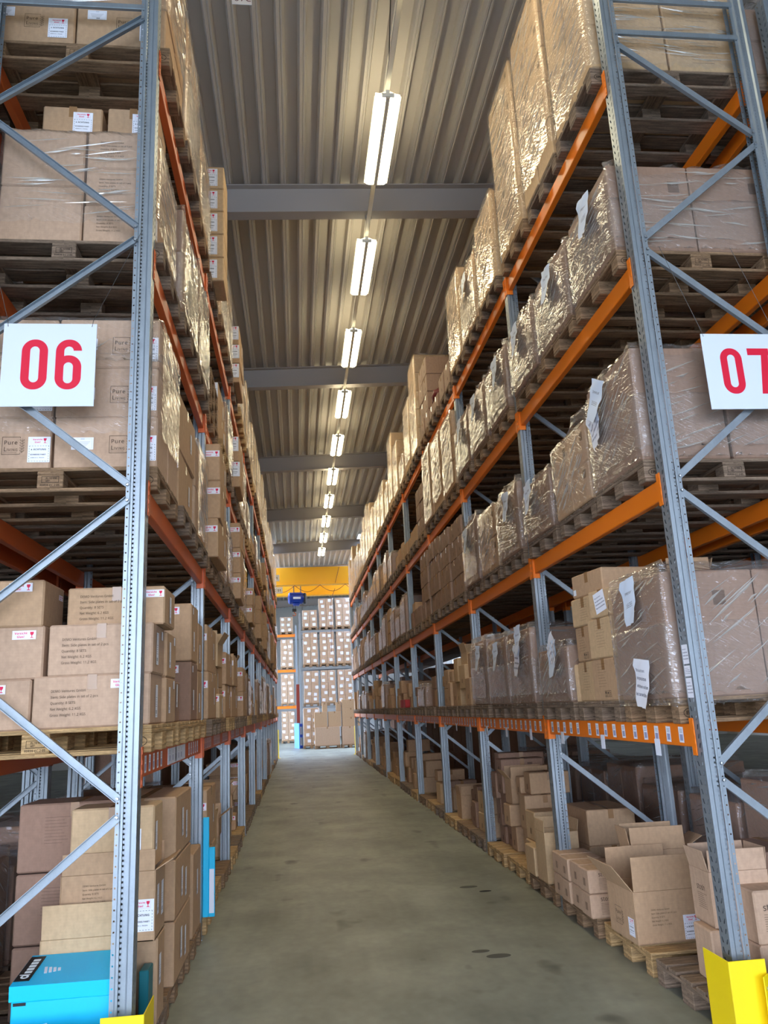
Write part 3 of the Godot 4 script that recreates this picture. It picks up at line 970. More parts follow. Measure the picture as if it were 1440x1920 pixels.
func fill_rack(side: int, lev: int, bay: int, slot: int) -> void:
	var spec: String = (RACK07 if side > 0 else RACK06)[lev].get("%d.%d" % [bay, slot], "?")
	var at := where(side, lev, bay, slot)
	var woods := ["wood", "wood_grey", "wood_grey", "wood_new"] if lev == 0 or side < 0 else ["wood_grey", "wood_grey", "wood", "wood_grey"]
	var wood: String = woods[rng.randi() % 4]
	var detailed := bay < (3 if side > 0 else 2)
	var px := xu(side, 0.55 + rng.randf_range(-0.02, 0.02))
	if lev == 0: px += side * 0.04
	var y: float = LV[lev]
	if spec == "?":
		var r := rng.randf()
		match lev:
			0: spec = "m %.2f" % rng.randf_range(0.35, 0.9) if r < 0.7 else ("e" if r < 0.85 else "w .9")
			1: spec = "m %.2f" % rng.randf_range(0.4, 0.9) if r < 0.6 else "w %.2f" % rng.randf_range(0.5, 0.9)
			2: spec = "w %.2f" % rng.randf_range(0.5, 0.95) if r < 0.6 else "c %d .28" % rng.randi_range(2, 3)
			3: spec = "w %.2f" % rng.randf_range(0.45, 0.8) if r < 0.6 else "c %d .27" % rng.randi_range(1, 2)
			4: spec = "G %.2f" % rng.randf_range(0.8, 1.7)
	var tone := {"wood": "brown", "wood_grey": "worn grey", "wood_new": "fresh yellow"}
	if lev == 0 and bay == 0 and side > 0: wood = ["wood_grey", "wood_new", "wood"][slot]
	if bay == 0 and side < 0 and slot == 0: wood = ["wood_grey", "wood_new", "wood", "wood_grey", "wood"][lev]
	var pl := pallet(Vector3(px, y, zs(bay, slot)), "%s wooden pallet, %s" % [tone[wood], at], wood, detailed, rng.randf_range(-0.012, 0.012))
	if bay == 0 and slot == 0:
		part(pl, "stamp", quadmesh(0.13, 0.073), M.l_stamp, Vector3(0, 0.061, 0.402))
		part(pl, "stamp", quadmesh(0.11, 0.073), M.l_epal, Vector3(-side * 0.53, 0.061, 0.402))
	if spec == "s":
		for k in range(1, 4): pallet(Vector3(px, y + 0.144 * k, zs(bay, slot)), "pallet %s of the stack, %s" % [BAYW[k], at], wood, detailed, rng.randf_range(-0.02, 0.02))
	var q := spec.split(" ")
	var top := y + 0.144
	var p := Vector3(xu(side, 0.55 if side > 0 else 0.568), top, zs(bay, slot))
	var far := bay >= 3
	match q[0]:
		"w":
			var h := q[1].to_float()
			var sheets := []
			if side > 0 and bay < 2: sheets = [[rng.randf_range(-0.15, 0.15), h * 0.68, rng.randf_range(-0.15, 0.15), rng.randi() % 2]]
			if side > 0 and lev == 1 and bay == 1 and slot == 0: sheets = [[0.1, h * 0.8, 0.05, 1], [0.0, h * 0.55, -0.1, 0, "l_note"]]
			wrapped(p, side, h, "%s film-wrapped cartons, %s" % ["tall" if h > 0.8 else "low", at], {"far": far, "fine": bay < 2, "n": [2, 1, 1] if lev > 0 else [2, 2, 2], "sheets": sheets, "wr": 1 if lev == 1 else 0, "tent": rng.randf_range(0.03, 0.07), "mat": "carton_wrapped" if lev < 4 else "carton"})
		"g", "G":
			var h := q[1].to_float()
			var rows := int(round(h / 0.33))
			wrapped(p, side, h, "stacked cartons under clear film, %s" % at, {"far": far, "n": [2, 2, rows], "tent": 0.0, "mat": "carton" if lev < 4 else "carton_light", "y0": 0.1 if q[0] == "G" and slot == 1 else 0.004, "double": false, "deco": [["achtung", "z", 0.3, 0.0, 0.15]] if side < 0 else [["patch", "r", 0.5, 0.4, 0.06]]})
		"c":
			var face := "r" if side > 0 else "l"
			var rows := q[1].to_int()
			var d := [["achtung" if lev > 2 else "glass", "z", 0.9, 0.45, 0.16], ["slip", face, 0.4, 0.0, 0.06]] if side < 0 else [["patch", face, 0.3, -0.4, 0.04]]
			grid_cartons(side, lev, bay, slot, top, 2 if side > 0 else 1, rows, q[2].to_float(), {"mat": "carton" if side < 0 else "carton_wrapped", "deep": bay < 1 or (slot == 0 and bay < 3 and lev < 4), "deco": d})
		"m": messy(side, lev, bay, slot, top, q[1].to_float())

func near_loads_06() -> void:
	var zf := -4.53
	var t: Array = []
	for l in 5: t.append(LV[l] + 0.144)
	# first beam level: three rows of big cartons, the ends towards the camera
	var D := 0.38
	var y: float = t[1]
	var txt := ["shipping", "z", -0.22, -0.05, 0.30]
	var rows := [
		[-1.99, -1.43, 0.0, 0.268, zf, [["glass", "z", 0.30, 0.62, 0.125]], "pale brown carton with a glass sticker, bottom row over the stamped pallet, beside the post"],
		[-1.422, -0.80, 0.0, 0.275, zf + 0.01, [txt, ["glass", "z", 0.52, 0.62, 0.125], ["slip", "l", 0.0, -0.1, 0.07]], "long carton printed with five lines, bottom row over the stamped pallet"],
		[-1.95, -1.378, 0.268, 0.285, zf - 0.01, [["glass", "z", 0.62, 0.66, 0.125]], "carton with a glass sticker in the middle row above the stamped pallet"],
		[-1.352, -0.79, 0.275, 0.275, zf + 0.015, [txt, ["slip", "l", -0.3, 0.0, 0.07], ["square", "l", 0.5, 0.6, 0.05]], "long carton printed with five lines, middle row above the stamped pallet"],
		[-1.96, -1.388, 0.553, 0.255, zf, [["glass", "z", 0.55, 0.68, 0.125], ["glass", "l", 0.6, 0.5, 0.08]], "carton with a glass sticker, top row over the stamped pallet, outer one"],
		[-1.285, -0.745, 0.55, 0.225, zf - 0.07, [["shipping", "z", -0.2, -0.05, 0.30], ["glass", "z", 0.86, 0.6, 0.11], ["slip", "l", 0.0, -0.1, 0.06]], "carton with printed lines, top row above the stamped pallet, set back"]]
	for r in rows:
		carton(Vector3((r[0] + r[1]) / 2, y + r[2], r[4] - D / 2), Vector3(r[1] - r[0], r[3], D), r[6], {"deco": r[5], "mat": "carton_pale" if r[2] < 0.5 else "carton", "keep": true})
	for k in 2:
		carton(Vector3(-1.08, y + k * 0.27, zf - D - 0.2), Vector3(0.6, 0.268, 0.37), "inner carton behind the printed ones, %s row, bay one of rack 06" % ["bottom", "second"][k], {"deco": [["slip", "l", -0.4, 0.0, 0.06], ["square", "l", 0.5, 0.7, 0.05]], "keep": true})
	# next places on that level
	carton(Vector3(-1.0, y, zs(0, 1) + 0.12), Vector3(0.34, 0.27, 0.30), "small dark carton with glass sticker and white slip behind the first post", {"mat": "carton_dark", "deco": [["glass", "z", 0.25, 0.55, 0.13], ["slip", "l", 0.0, 0.3, 0.06]], "keep": true})
	carton(Vector3(-1.35, y, zs(0, 1) - 0.1), Vector3(0.3, 0.42, 0.34), "plain carton behind the small dark one on rack 06", {"keep": true})
	for k in 2:
		carton(Vector3(-1.05, y + k * 0.455, zs(0, 2) + 0.15), Vector3(0.46, 0.45, 0.40), "tall carton with a glass sticker and printed lines, %s of two beside the second post" % ["lower", "upper"][k], {"deco": [["glass", "z", 0.25, 0.75, 0.15], ["lines", "z", -0.6, 0.2, 0.16], ["slip", "l", -0.3, -0.3, 0.06], ["square", "l", -0.6, 0.75, 0.05]], "mat": "carton_dark" if k == 0 else "carton", "keep": true})
		carton(Vector3(-1.05, y + k * 0.40, zs(0, 2) - 0.22), Vector3(0.46, 0.395, 0.30), "carton behind the tall sticker cartons, %s of two, rack 06" % ["lower", "upper"][k], {"deco": [["slip", "l", -0.3, -0.3, 0.06]], "keep": true})
	# second beam level: cartons with a drawn plant logo behind sign 06
	var lv := [["living", "z", 0.28, -0.1, 0.135], ["achtung", "z", 0.78, -0.25, 0.125], ["address", "z", -0.45, -0.05, 0.125]]
	var w := wrapped(Vector3(-1.395, t[2], zf - 0.4), -1, 0.95, "three layers of plant-logo cartons under film behind sign 06", {"n": [2, 2, 3], "tent": 0.0, "deco": lv, "mat": "carton_pale", "y0": 0.66, "double": false})
	part(w, "film_band", film_mesh(1.2, 0.8, 0.2, 0.72, 0.0, 1), M.film0).visible = true
	# third beam level: printed cartons, film, two more on top
	y = t[3]
	var up := [
		[-1.80, -1.292, 0.0, 0.40, [], "plain carton under film at the lower outer corner, third beam level of rack 06"],
		[-1.80, -1.295, 0.40, 0.42, [], "plain carton under film at the upper outer corner, third beam level of rack 06"],
		[-1.285, -0.845, 0.0, 0.27, [["shipping", "z", -0.1, 0.0, 0.24], ["slip", "z", 0.82, 0.1, 0.06], ["slip", "l", -0.7, 0.0, 0.06]], "printed carton, bottom of three beside the post, third beam level of rack 06"],
		[-1.28, -0.84, 0.27, 0.27, [["shipping", "z", -0.1, 0.0, 0.24], ["slip", "z", 0.62, 0.0, 0.06], ["slip", "z", 0.95, -0.1, 0.05]], "printed carton, middle of three beside the post, third beam level of rack 06"],
		[-1.28, -0.84, 0.54, 0.28, [["shipping", "z", -0.1, 0.0, 0.24], ["achtung", "z", 0.85, -0.1, 0.1]], "printed carton, top of three beside the post, third beam level of rack 06"]]
	var st := thing("wrapped_load", "five printed and plain cartons wound with clear film above sign 06", "pallet load", Vector3(-1.322, y, zf - 0.39))
	for r in up:
		var cs := Vector3(r[1] - r[0], r[3] - 0.003, 0.38).snappedf(0.01)
		for k in 2:
			var c := part(st, "carton", bodymesh(cs), M.carton_pale if k == 0 else M.carton, Vector3((r[0] + r[1]) / 2 + 1.322, r[2], [0.2, -0.195][k]))
			if k == 0:
				for d in r[4]: deco(c, cs, d)
	part(st, "film", film_mesh(0.97, 0.79, 0.12, 0.80, 0.0, 3), M.film0)
	part(st, "film_folds", folds_mesh(0.97, 0.79, 0.14, 0.80, 3, 1.0), M.film_fold).set_meta("kind", "stuff")
	for k in 2:
		carton(Vector3([-1.41, -1.02][k], y + 0.84, zf - 0.25), Vector3([0.375, 0.33][k], 0.215, 0.36), "carton with a warning label lying on the film-wound stack, %s one" % ["outer", "post side"][k], {"deco": [["achtung", "z", 0.35, -0.1, 0.125]], "keep": true, "yaw": 0.03})
	# top beam level
	wrapped(Vector3(-1.395, t[4], zf - 0.4), -1, 1.35, "tall stack of plant-logo cartons at the top beside the first post", {"n": [2, 2, 4], "tent": 0.0, "deco": [["living", "z", 0.1, 0.15, 0.135], ["achtung", "z", 0.62, -0.15, 0.125], ["address", "z", -0.55, 0.55, 0.125]], "mat": "carton", "y0": 0.3, "double": false})
	for k in 5:
		carton(Vector3(-0.96, t[4] + k * 0.275, zs(1, 0) + 0.0), Vector3(0.56, 0.273, 0.44), "light carton with warning label in the column of five under the roof, layer %s" % BAYW[k], {"mat": "carton_light", "deco": [["achtung", "z", 0.45, 0.0, 0.17]], "keep": true})
	# floor level
	y = 0.144
	for k in 3:
		carton(Vector3(-1.34, y + k * 0.388, -5.35), Vector3(0.64, 0.385, 0.36), "dark brown carton in the tall floor stack behind the cyan cartons, %s" % ["bottom", "middle", "top"][k], {"mat": "carton_dark", "deco": [["lines", "z", -0.3, 0.2, 0.18], ["slip", "z", 0.8, -0.3, 0.06]], "keep": true})
	open_carton(Vector3(-1.20, y, -4.853), Vector3(0.38, 0.50, 0.14), "opened light carton with its front flap up behind the cyan cartons", [2, null, null, null], 0.17, {"mat": "carton_light", "keep": true})
	open_carton(Vector3(-1.06, 0.585, -5.0), Vector3(0.51, 0.36, 0.32), "opened carton with flaps up at post 06, warning label at its front", [0, 0, 60, null], 0.11, {"yaw": 0.0, "deco": [["achtung", "z", 0.75, -0.25, 0.13], ["shipping", "z", -0.15, 0.45, 0.2], ["slip", "l", 0.4, 0.0, 0.07], ["slip", "l", -0.5, 0.1, 0.06]]})
	carton(Vector3(-1.02, 0.144, -5.05), Vector3(0.44, 0.44, 0.24), "upright carton under the opened one at post 06", {"deco": [["slip", "l", -0.4, 0.2, 0.06]], "keep": true})
	carton(Vector3(-1.05, 0.948, -5.0), Vector3(0.46, 0.34, 0.28), "light carton with warning label lying on the opened one at post 06", {"mat": "carton_light", "deco": [["achtung", "z", 0.4, -0.2, 0.13], ["slip", "l", -0.6, 0.0, 0.06]], "keep": true, "yaw": 0.0})
	for k in 3:
		carton(Vector3(-1.03, y + k * [0.0, 0.375, 0.37][k], -5.92), Vector3(0.46, [0.372, 0.362, 0.38][k], 0.75), "brown carton with warning label in the floor stack before the second post, %s" % ["bottom", "middle", "top"][k], {"deco": [["achtung", "z", 0.25, -0.2, 0.14], ["slip", "l", -0.2, 0.0, 0.07], ["slip", "l", 0.3, -0.2, 0.07]], "keep": true})
	carton(Vector3(-1.05, y, -6.85), Vector3(0.46, 0.6, 0.5), "carton standing on the last pallet of bay one under sign 06", {"keep": true, "deco": [["slip", "l", 0.0, 0.2, 0.07]]})
	# cyan retail cartons
	for k in 2:
		var c := thing("display_carton", ["lower cyan carton lying at the yellow guard of rack 06", "upper cyan carton tilted on the lower one, black corner label"][k], "carton", Vector3(-1.17, [0.146, 0.458][k], -4.62), [0.0, -0.02][k], "")
		var b := MB.new()
		if k == 0: b.box(Vector3(0, 0.155, 0), Vector3(0.5, 0.31, 0.30), 0.006)
		else:
			var poly := PackedVector2Array([Vector2(0.165, 0.0), Vector2(0.17, 0.07), Vector2(-0.155, 0.12), Vector2(-0.155, 0.0)])
			var e := MB.new()
			e.extrude(poly, -0.255, 0.255)
			b.add(e, Transform3D(Basis(Vector3.UP, -PI / 2), Vector3.ZERO))
		part(c, "body", b.mesh(), M.cyan_card)
		if k == 1:
			var ang := atan2(0.05, 0.325)
			part(c, "corner_print", boxmesh(Vector3(0.075, 0.002, 0.26)), M.black_print, Vector3(-0.215, 0.0985, -0.005), Vector3(ang, 0, 0))
			part(c, "print", quadmesh(0.24, 0.06), M.l_cyan_word, Vector3(-0.212, 0.1005, 0.0), Vector3(-PI / 2 + ang, 0, PI / 2))
			for j in 4: part(c, "stripe", boxmesh(Vector3(0.014, 0.0015, 0.07 - j * 0.012)), M.paper, Vector3(-0.13 + j * 0.022, 0.0935, 0.02), Vector3(ang, 0.25, 0))
		else:
			part(c, "edge_wear", boxmesh(Vector3(0.05, 0.006, 0.002)), M.paper, Vector3(-0.1, 0.2, 0.1505), Vector3(0, 0, 0.15))
			part(c, "slot", boxmesh(Vector3(0.06, 0.014, 0.002)), M.black, Vector3(-0.21, 0.297, 0.1505))
	var c2 := thing("display_carton", "dark cyan carton standing on end beside the first post of rack 06", "carton", Vector3(-0.845, 0.144, -4.84), 0.0)
	part(c2, "body", boxmesh(Vector3(0.05, 0.32, 0.14), 0.005), M.cyan_dark, Vector3(0, 0.16, 0))
	for k in 2:
		var c3 := thing("display_carton", ["tall cyan carton edge beside the second post of rack 06", "short cyan carton in front of the tall one at the second post"][k], "carton", Vector3(-0.80 + 0.05 * k, 0.144, -7.284 + 0.0 * k), 0.0)
		part(c3, "body", boxmesh(Vector3(0.05, 0.78 - 0.24 * k, 0.03), 0.004), M.cyan_card, Vector3(0, 0.39 - 0.12 * k, 0))
		if k: part(c3, "side_panel", boxmesh(Vector3(0.04, 0.34, 0.003)), M.paper, Vector3(0.0, 0.2, 0.0165))

func near_loads_07() -> void:
	var t: Array = []
	for l in 5: t.append(LV[l] + 0.144)
	# big film-wrapped loads at the end of each level
	var n2 := {"n": [2, 1, 1]}
	wrapped(Vector3(RX + 0.55, t[1], zs(0, 0)), 1, 0.80, "large film-wrapped load with a pale inventory sheet, lowest beam beside post 07", {"n": [2, 1, 1], "fine": true, "wr": 1, "tent": 0.02, "sheets": [[0.0, 0.62, 0.1, 0], [0.05, 0.1, -0.12, 0, "l_note"]], "deco": [["patch", "z", 0.2, 0.55, 0.08]], "y0": -0.05})
	wrapped(Vector3(RX + 0.55, t[2], zs(0, 0)), 1, 0.82, "large film-wrapped load with torn paper, behind sign 07", {"n": [2, 1, 1], "fine": true, "wr": 1, "tent": 0.03, "sheets": [[-0.15, 0.62, -0.5, 1], [-0.22, 0.45, 0.35, 0, "l_note"]]})
	wrapped(Vector3(RX + 0.55, t[3], zs(0, 0)), 1, 0.72, "large film-wrapped load with an inventory sheet, third beam level beside post 07", {"n": [2, 1, 1], "fine": true, "tent": 0.05, "sheets": [[0.02, 0.52, -0.15, 0]], "deco": [["patch", "z", 0.6, 0.5, 0.08]]})
	wrapped(Vector3(RX + 0.55, t[4], zs(0, 0)), 1, 1.5, "tall stack of taped cartons under film at the top beside post 07", {"n": [2, 2, 4], "tent": 0.0, "mat": "carton_light", "double": false, "deco": [["lines", "z", 0.0, 0.0, 0.3]]})
	# carton stack on the lowest beam
	var y: float = t[1]
	var st := [
		[-5.62, 0.46, 0.0, 0.30, "carton", "lower carton with arrow symbols next to the large film-wrapped load"],
		[-6.02, 0.40, 0.0, 0.30, "carton_light", "lower carton beside flattened cartons, lowest beam of rack 07"],
		[-5.62, 0.44, 0.302, 0.29, "carton_light", "carton with a torn flap and hanging paper strip, lowest beam of rack 07"],
		[-6.0, 0.38, 0.302, 0.27, "carton", "carton with three arrow symbols in the second layer, lowest beam"],
		[-5.58, 0.36, 0.594, 0.20, "carton_light", "carton with a white note on its side, third layer, lowest beam"],
		[-5.97, 0.46, 0.574, 0.22, "carton_light", "carton with ragged top edge in the third layer, lowest beam"]]
	for i in 6:
		var r: Array = st[i]
		var dd := [["lines", "r", 0.1, 0.1, 0.2]]
		if i == 0 or i == 3: dd = [["lines", "r", -0.1, 0.2, 0.2], ["symbols", "r", 0.25, -0.55, 0.13]]
		if i == 4: dd = [["note", "r", 0.0, 0.1, 0.15, 0.2]]
		carton(Vector3(RX - 0.03 + 0.25 + 0.02 * (i % 2), y + r[2], r[0]), Vector3(0.5, r[3], r[1] - 0.03), r[5], {"mat": r[4], "deco": dd, "keep": true, "tape_x": true, "yaw": [0.02, -0.04, 0.05, -0.02, 0.16, 0.08][i]})
	carton(Vector3(RX + 0.26, y + 0.798, -5.9), Vector3(0.5, 0.18, 0.5), "wide carton with six tape strips on top of the carton stack, lowest beam", {"mat": "carton", "keep": true, "tape_x": true, "yaw": 0.12, "deco": [["square", "r", -0.8, -0.5, 0.045]]})
	open_carton(Vector3(RX + 0.80, y, -6.0), Vector3(0.36, 0.95, 0.5), "tall carton with a white notice behind the carton stack, lowest beam of rack 07", [0, 0, 20, 20], 0.1, {"mat": "carton", "keep": true, "deco": [["note", "r", 0.35, 0.72, 0.2]]})
	for k in 5:
		carton(Vector3(RX + 0.2, y, -6.232 - k * 0.012), Vector3(0.42, 0.29 - 0.006 * (k % 3), 0.010), "flattened carton standing on edge by the carton stack, sheet %s" % BAYW[k], {"mat": "carton_light", "tape": false, "keep": true})
	wrapped(Vector3(RX + 0.55, y, zs(0, 2)), 1, 0.50, "low film-wrapped load with a long paper hanging down, beside the second post", {"n": [2, 1, 1], "fine": true, "wr": 1, "sheets": [[0.12, 0.36, 0.1, 1], [0.15, 0.42, 0.7, 1, "l_note"]], "tent": 0.03})
	var hood := smooth_grid(24, 10, func(i, j):
		var a: float = TAU * i / 24.0
		var e: float = PI / 2 * j / 10.0
		var ns2 := noise(61, 2.2, 3)
		var d := Vector3(cos(a) * cos(e), sin(e), sin(a) * cos(e))
		return [Vector3(d.x * 0.30, d.y * 0.30, d.z * 0.36) * (1.0 + 0.25 * ns2.get_noise_3dv(d * 1.3)), Vector2(i / 12.0, j / 10.0)])
	tag(part(self, "plastic_bag", hood, M.film0, Vector3(RX + 0.3, t[2] + 0.62, zs(0, 1))), "crumpled clear plastic bag over the small cartons, second beam level of rack 07", "plastic bag")
	var sack := smooth_grid(20, 10, func(i, j):
		var a: float = TAU * i / 20.0
		var e: float = PI / 2 * j / 10.0
		var ns3 := noise(63, 3.0, 3)
		var d := Vector3(cos(a) * cos(e), sin(e), sin(a) * cos(e))
		return [Vector3(d.x * 0.3, d.y * 0.36, d.z * 0.34) * (1.0 + 0.3 * ns3.get_noise_3dv(d * 1.3)), Vector2(i / 12.0, j / 10.0)])
	tag(part(self, "net_sack", sack, M.dark_red, Vector3(RX + 0.28, t[4] + 0.24, zs(2, 1))), "dark red sack lying on the top beam level of rack 07", "sack")
	for k in 2:
		var cr := thing("crate", "low red plastic crate on the lowest beam of rack 07, %s of two" % ["first", "second"][k], "crate", Vector3(RX + 0.22, LV[1] + 0.146 + 0.0, zs(4, 1) + 0.2 - 0.42 * k))
		part(cr, "base", boxmesh(Vector3(0.5, 0.01, 0.38), 0.002), M.red, Vector3(0, 0.005, 0))
		for e in [-1, 1]:
			part(cr, "side", boxmesh(Vector3(0.5, 0.16, 0.01), 0.003), M.red, Vector3(0, 0.08, e * 0.185))
			part(cr, "side", boxmesh(Vector3(0.01, 0.16, 0.36), 0.003), M.red, Vector3(e * 0.245, 0.08, 0))
	# floor level of bay one
	y = 0.144
	open_carton(Vector3(2.435, y + 0.005, -5.78), Vector3(0.46, 0.325, 0.44), "large opened carton with upright flaps, warning label and printed lines on a fresh pallet", [2, -4, null, 38], 0.22, {"yaw": 0.03, "deco": [["shipping", "z", -0.05, 0.0, 0.22], ["achtung", "z", 0.80, -0.45, 0.12], ["achtung", "r", 0.65, -0.4, 0.09], ["living", "r", -0.2, -0.2, 0.14]]})
	open_carton(Vector3(2.64, y, -6.14), Vector3(0.42, 0.50, 0.24), "opened carton with a curled lid behind the large opened one", [-4, 0, 60, 10], 0.16, {"yaw": -0.05})
	carton(Vector3(2.98, y, -5.75), Vector3(0.44, 0.40, 0.5), "carton behind the large opened carton, rack 07 floor", {"mat": "carton_dark", "keep": true})
	for k in 2:
		for j in 4:
			carton(Vector3(2.31 + 0.012 * (j % 2), y + k * 0.172, zs(0, 2) + 0.3 - j * 0.235 + 0.02), Vector3(0.30, 0.17, 0.225), "small pinkish carton in the low wall before the second post, %s row, piece %s" % [["bottom", "top"][k], BAYW[j]], {"mat": "carton_pale", "tape": false, "deco": [["patch", "r", 0.2, -0.1, 0.05], ["stosh", "z", 0.0, 0.1, 0.15]], "keep": true})
	for j in 2:
		carton(Vector3(2.40 + 0.16 * j, y, -4.84), Vector3(0.155, 0.29, 0.24), "small pale carton on the worn pallet by post 07, %s one" % ["aisle side", "second"][j], {"mat": "carton_pale", "tape": true, "deco": [["patch", "z", 0.3, -0.1, 0.04]], "keep": true, "yaw": -0.05})
	open_carton(Vector3(2.55, y + 0.292, -4.88), Vector3(0.36, 0.30, 0.26), "opened pale carton with printed name on top of the small ones by post 07", [2, 0, 5, 12], 0.12, {"mat": "carton_pale", "yaw": -0.04, "deco": [["stosh", "r", 0.2, 0.0, 0.16], ["lines", "z", 0.3, 0.0, 0.15]]})
	for k in 2:
		carton(Vector3(2.72, y + k * 0.24, -4.66), Vector3(0.42, 0.238 + 0.04 * k, 0.20), "pale carton with printed name beside the yellow guard of rack 07, %s one" % ["lower", "upper"][k], {"mat": "carton_pale", "tape": false, "deco": [["stosh", "z", -0.4, 0.0, 0.17]], "keep": true})
	for k in 2:
		carton(Vector3(3.05, y + 0.33 * k, -5.15), Vector3(0.46, 0.32, 0.5), "dark carton at the rear of bay one, rack 07 floor, %s" % ["lower", "upper with blue patch"][k], {"mat": "carton_dark", "keep": true})
	# bay two on the floor
	open_carton(Vector3(2.36, y, -7.62), Vector3(0.32, 0.44, 0.30), "slender opened carton on the pallet just past the second post", [null, 0, 10, -2], 0.1, {"mat": "carton_light"})
	carton(Vector3(2.36, y, -7.98), Vector3(0.34, 0.26, 0.30), "cube-like carton beside the slender opened one past the second post", {"mat": "carton_light", "keep": true})
	for k in 2:
		carton(Vector3(2.82, y + 0.31 * k, -7.7), Vector3(0.46, 0.305, 0.62), "brown carton behind the slender opened one, %s" % ["lower", "upper"][k], {"keep": true})

func shelf_things() -> void:
	for side in [1, -1]:
		var dir: int = side
		var sg := "07" if side > 0 else "06"
		for n in 11:
			upright(xu(side, 0.0), -(Z0 + BAY * n), dir, "galvanised rack frame number %s of rack %s counted from its sign" % [BAYW[n], sg], n < 3)
		for bay in 10:
			for l in range(1, 5):
				var codes := 0
				if l == 1: codes = 2 if (side > 0 and bay < 5) else (3 if side < 0 and bay < 3 else 0)
				beam(xu(side, 0.0), LV[l], bay, dir, "orange aisle-side beam of rack %s, bay %s, %s" % [sg, BAYW[bay], LVW[l]], codes)
				beam(xu(side, 1.1), LV[l], bay, -dir, "orange rear beam of rack %s, bay %s, %s" % [sg, BAYW[bay], LVW[l]])
			for l in 5:
				for slot in 3: pass
	# the racks standing back to back behind them, as far as they can be seen through
	for side in [1, -1]:
		var x := xu(side, 1.26)
		for n in 4:
			upright(x, -(Z0 + BAY * n), side, "galvanised frame of the rack behind rack %s, number %s" % ["07" if side > 0 else "06", BAYW[n]], false)
		for bay in 3:
			for l in range(1, 5):
				beam(x, LV[l], bay, side, "orange beam of the rack behind rack %s, bay %s, %s" % ["07" if side > 0 else "06", BAYW[bay], LVW[l]])
				beam(x + side * 1.1, LV[l], bay, -side, "orange outer beam of the rack behind rack %s, bay %s, %s" % ["07" if side > 0 else "06", BAYW[bay], LVW[l]])
			for l in 5:
				for slot in (3 if l < 3 else 2):
					if l > 2 and bay > 0: continue
					var at := "rack behind rack %s, bay %s, %s, %s place" % ["07" if side > 0 else "06", BAYW[bay], LVW[l], SLOTW[slot]]
					var p := Vector3(x + side * 0.55, LV[l], zs(bay, slot))
					pallet(p, "pallet, " + at, "wood_grey", false)
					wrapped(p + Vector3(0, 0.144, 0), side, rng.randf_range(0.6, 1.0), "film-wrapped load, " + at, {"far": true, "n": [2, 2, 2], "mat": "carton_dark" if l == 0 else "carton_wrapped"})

func _ready() -> void:
	rng.seed = 20240607
	# camera, sky, exposure
	var cam := Camera3D.new()
	cam.name = "camera"
	cam.fov = 66.12
	cam.near = 0.05
	cam.far = 300.0
	add_child(cam)
	cam.position = Vector3(0, 1.765, 0)
	cam.basis = Basis(Vector3(0.99334759, -0.04722319, 0.10502633), Vector3(0.02025291, 0.96947479, 0.24435311), -Vector3(0.11335952, 0.24060049, -0.96398186)).orthonormalized()
	cam.current = true
	var env := Environment.new()
	env.background_mode = Environment.BG_SKY
	var sky := Sky.new()
	var sm := ProceduralSkyMaterial.new()
	sm.sky_top_color = Color(0.70, 0.80, 0.96)
	sm.sky_horizon_color = Color(0.94, 0.96, 1.0)
	sm.ground_bottom_color = Color(0.45, 0.45, 0.44)
	sm.ground_horizon_color = Color(0.72, 0.74, 0.78)
	sm.sun_angle_max = 1.0
	sky.sky_material = sm
	env.sky = sky
	env.background_energy_multiplier = SKY
	env.tonemap_mode = Environment.TONE_MAPPER_LINEAR
	env.tonemap_exposure = EXPOSURE
	env.sdfgi_enabled = true
	env.ssao_enabled = true
	env.ssil_enabled = true
	var we := WorldEnvironment.new()
	we.name = "world_environment"
	we.environment = env
	add_child(we)

	far_cartons = MB.new()
	make_textures()
	make_materials()
	building()
	for i in 12: lamp(-(7.98 + 2.78 * (i - 2)), i)
	shelf_things()
	near_loads_06()
	near_loads_07()
	var back := MB.new()
	for side in [1, -1]:
		for bay in range(3, 10):
			for lev in 4:
				for slot in 3:
					var h := rng.randf_range(0.9, 1.15) if lev else 1.38
					for i in 2:
						for k in 2:
							back.box(Vector3(xu(side, 1.26 + 0.3 + 0.6 * i), LV[lev] + 0.02 + h * (k + 0.5) / 2, zs(bay, slot)), Vector3(0.59, h / 2 - 0.006, 0.84), 0.01)
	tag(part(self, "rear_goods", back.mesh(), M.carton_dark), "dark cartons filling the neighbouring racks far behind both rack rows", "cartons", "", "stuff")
	for bay in 10:
		for lev in 5:
			for slot in 3:
				for side in [1, -1]: fill_rack(side, lev, bay, slot)
	if far_cartons.v.size():
		var o := part(self, "distant_cartons", far_cartons.mesh(), M.carton)
		tag(o, "small cartons standing far down both racks", "cartons", "", "stuff")
	far_end()
	signs_and_guards()
	print("cartons ", carton_count)

const SKY := 13.5
const EXPOSURE := 1.06

func slab(nm: String, lo: Vector3, hi: Vector3, m: Material, label: String) -> void:
	struct(nm, boxmesh(hi - lo), m, label, (lo + hi) / 2)

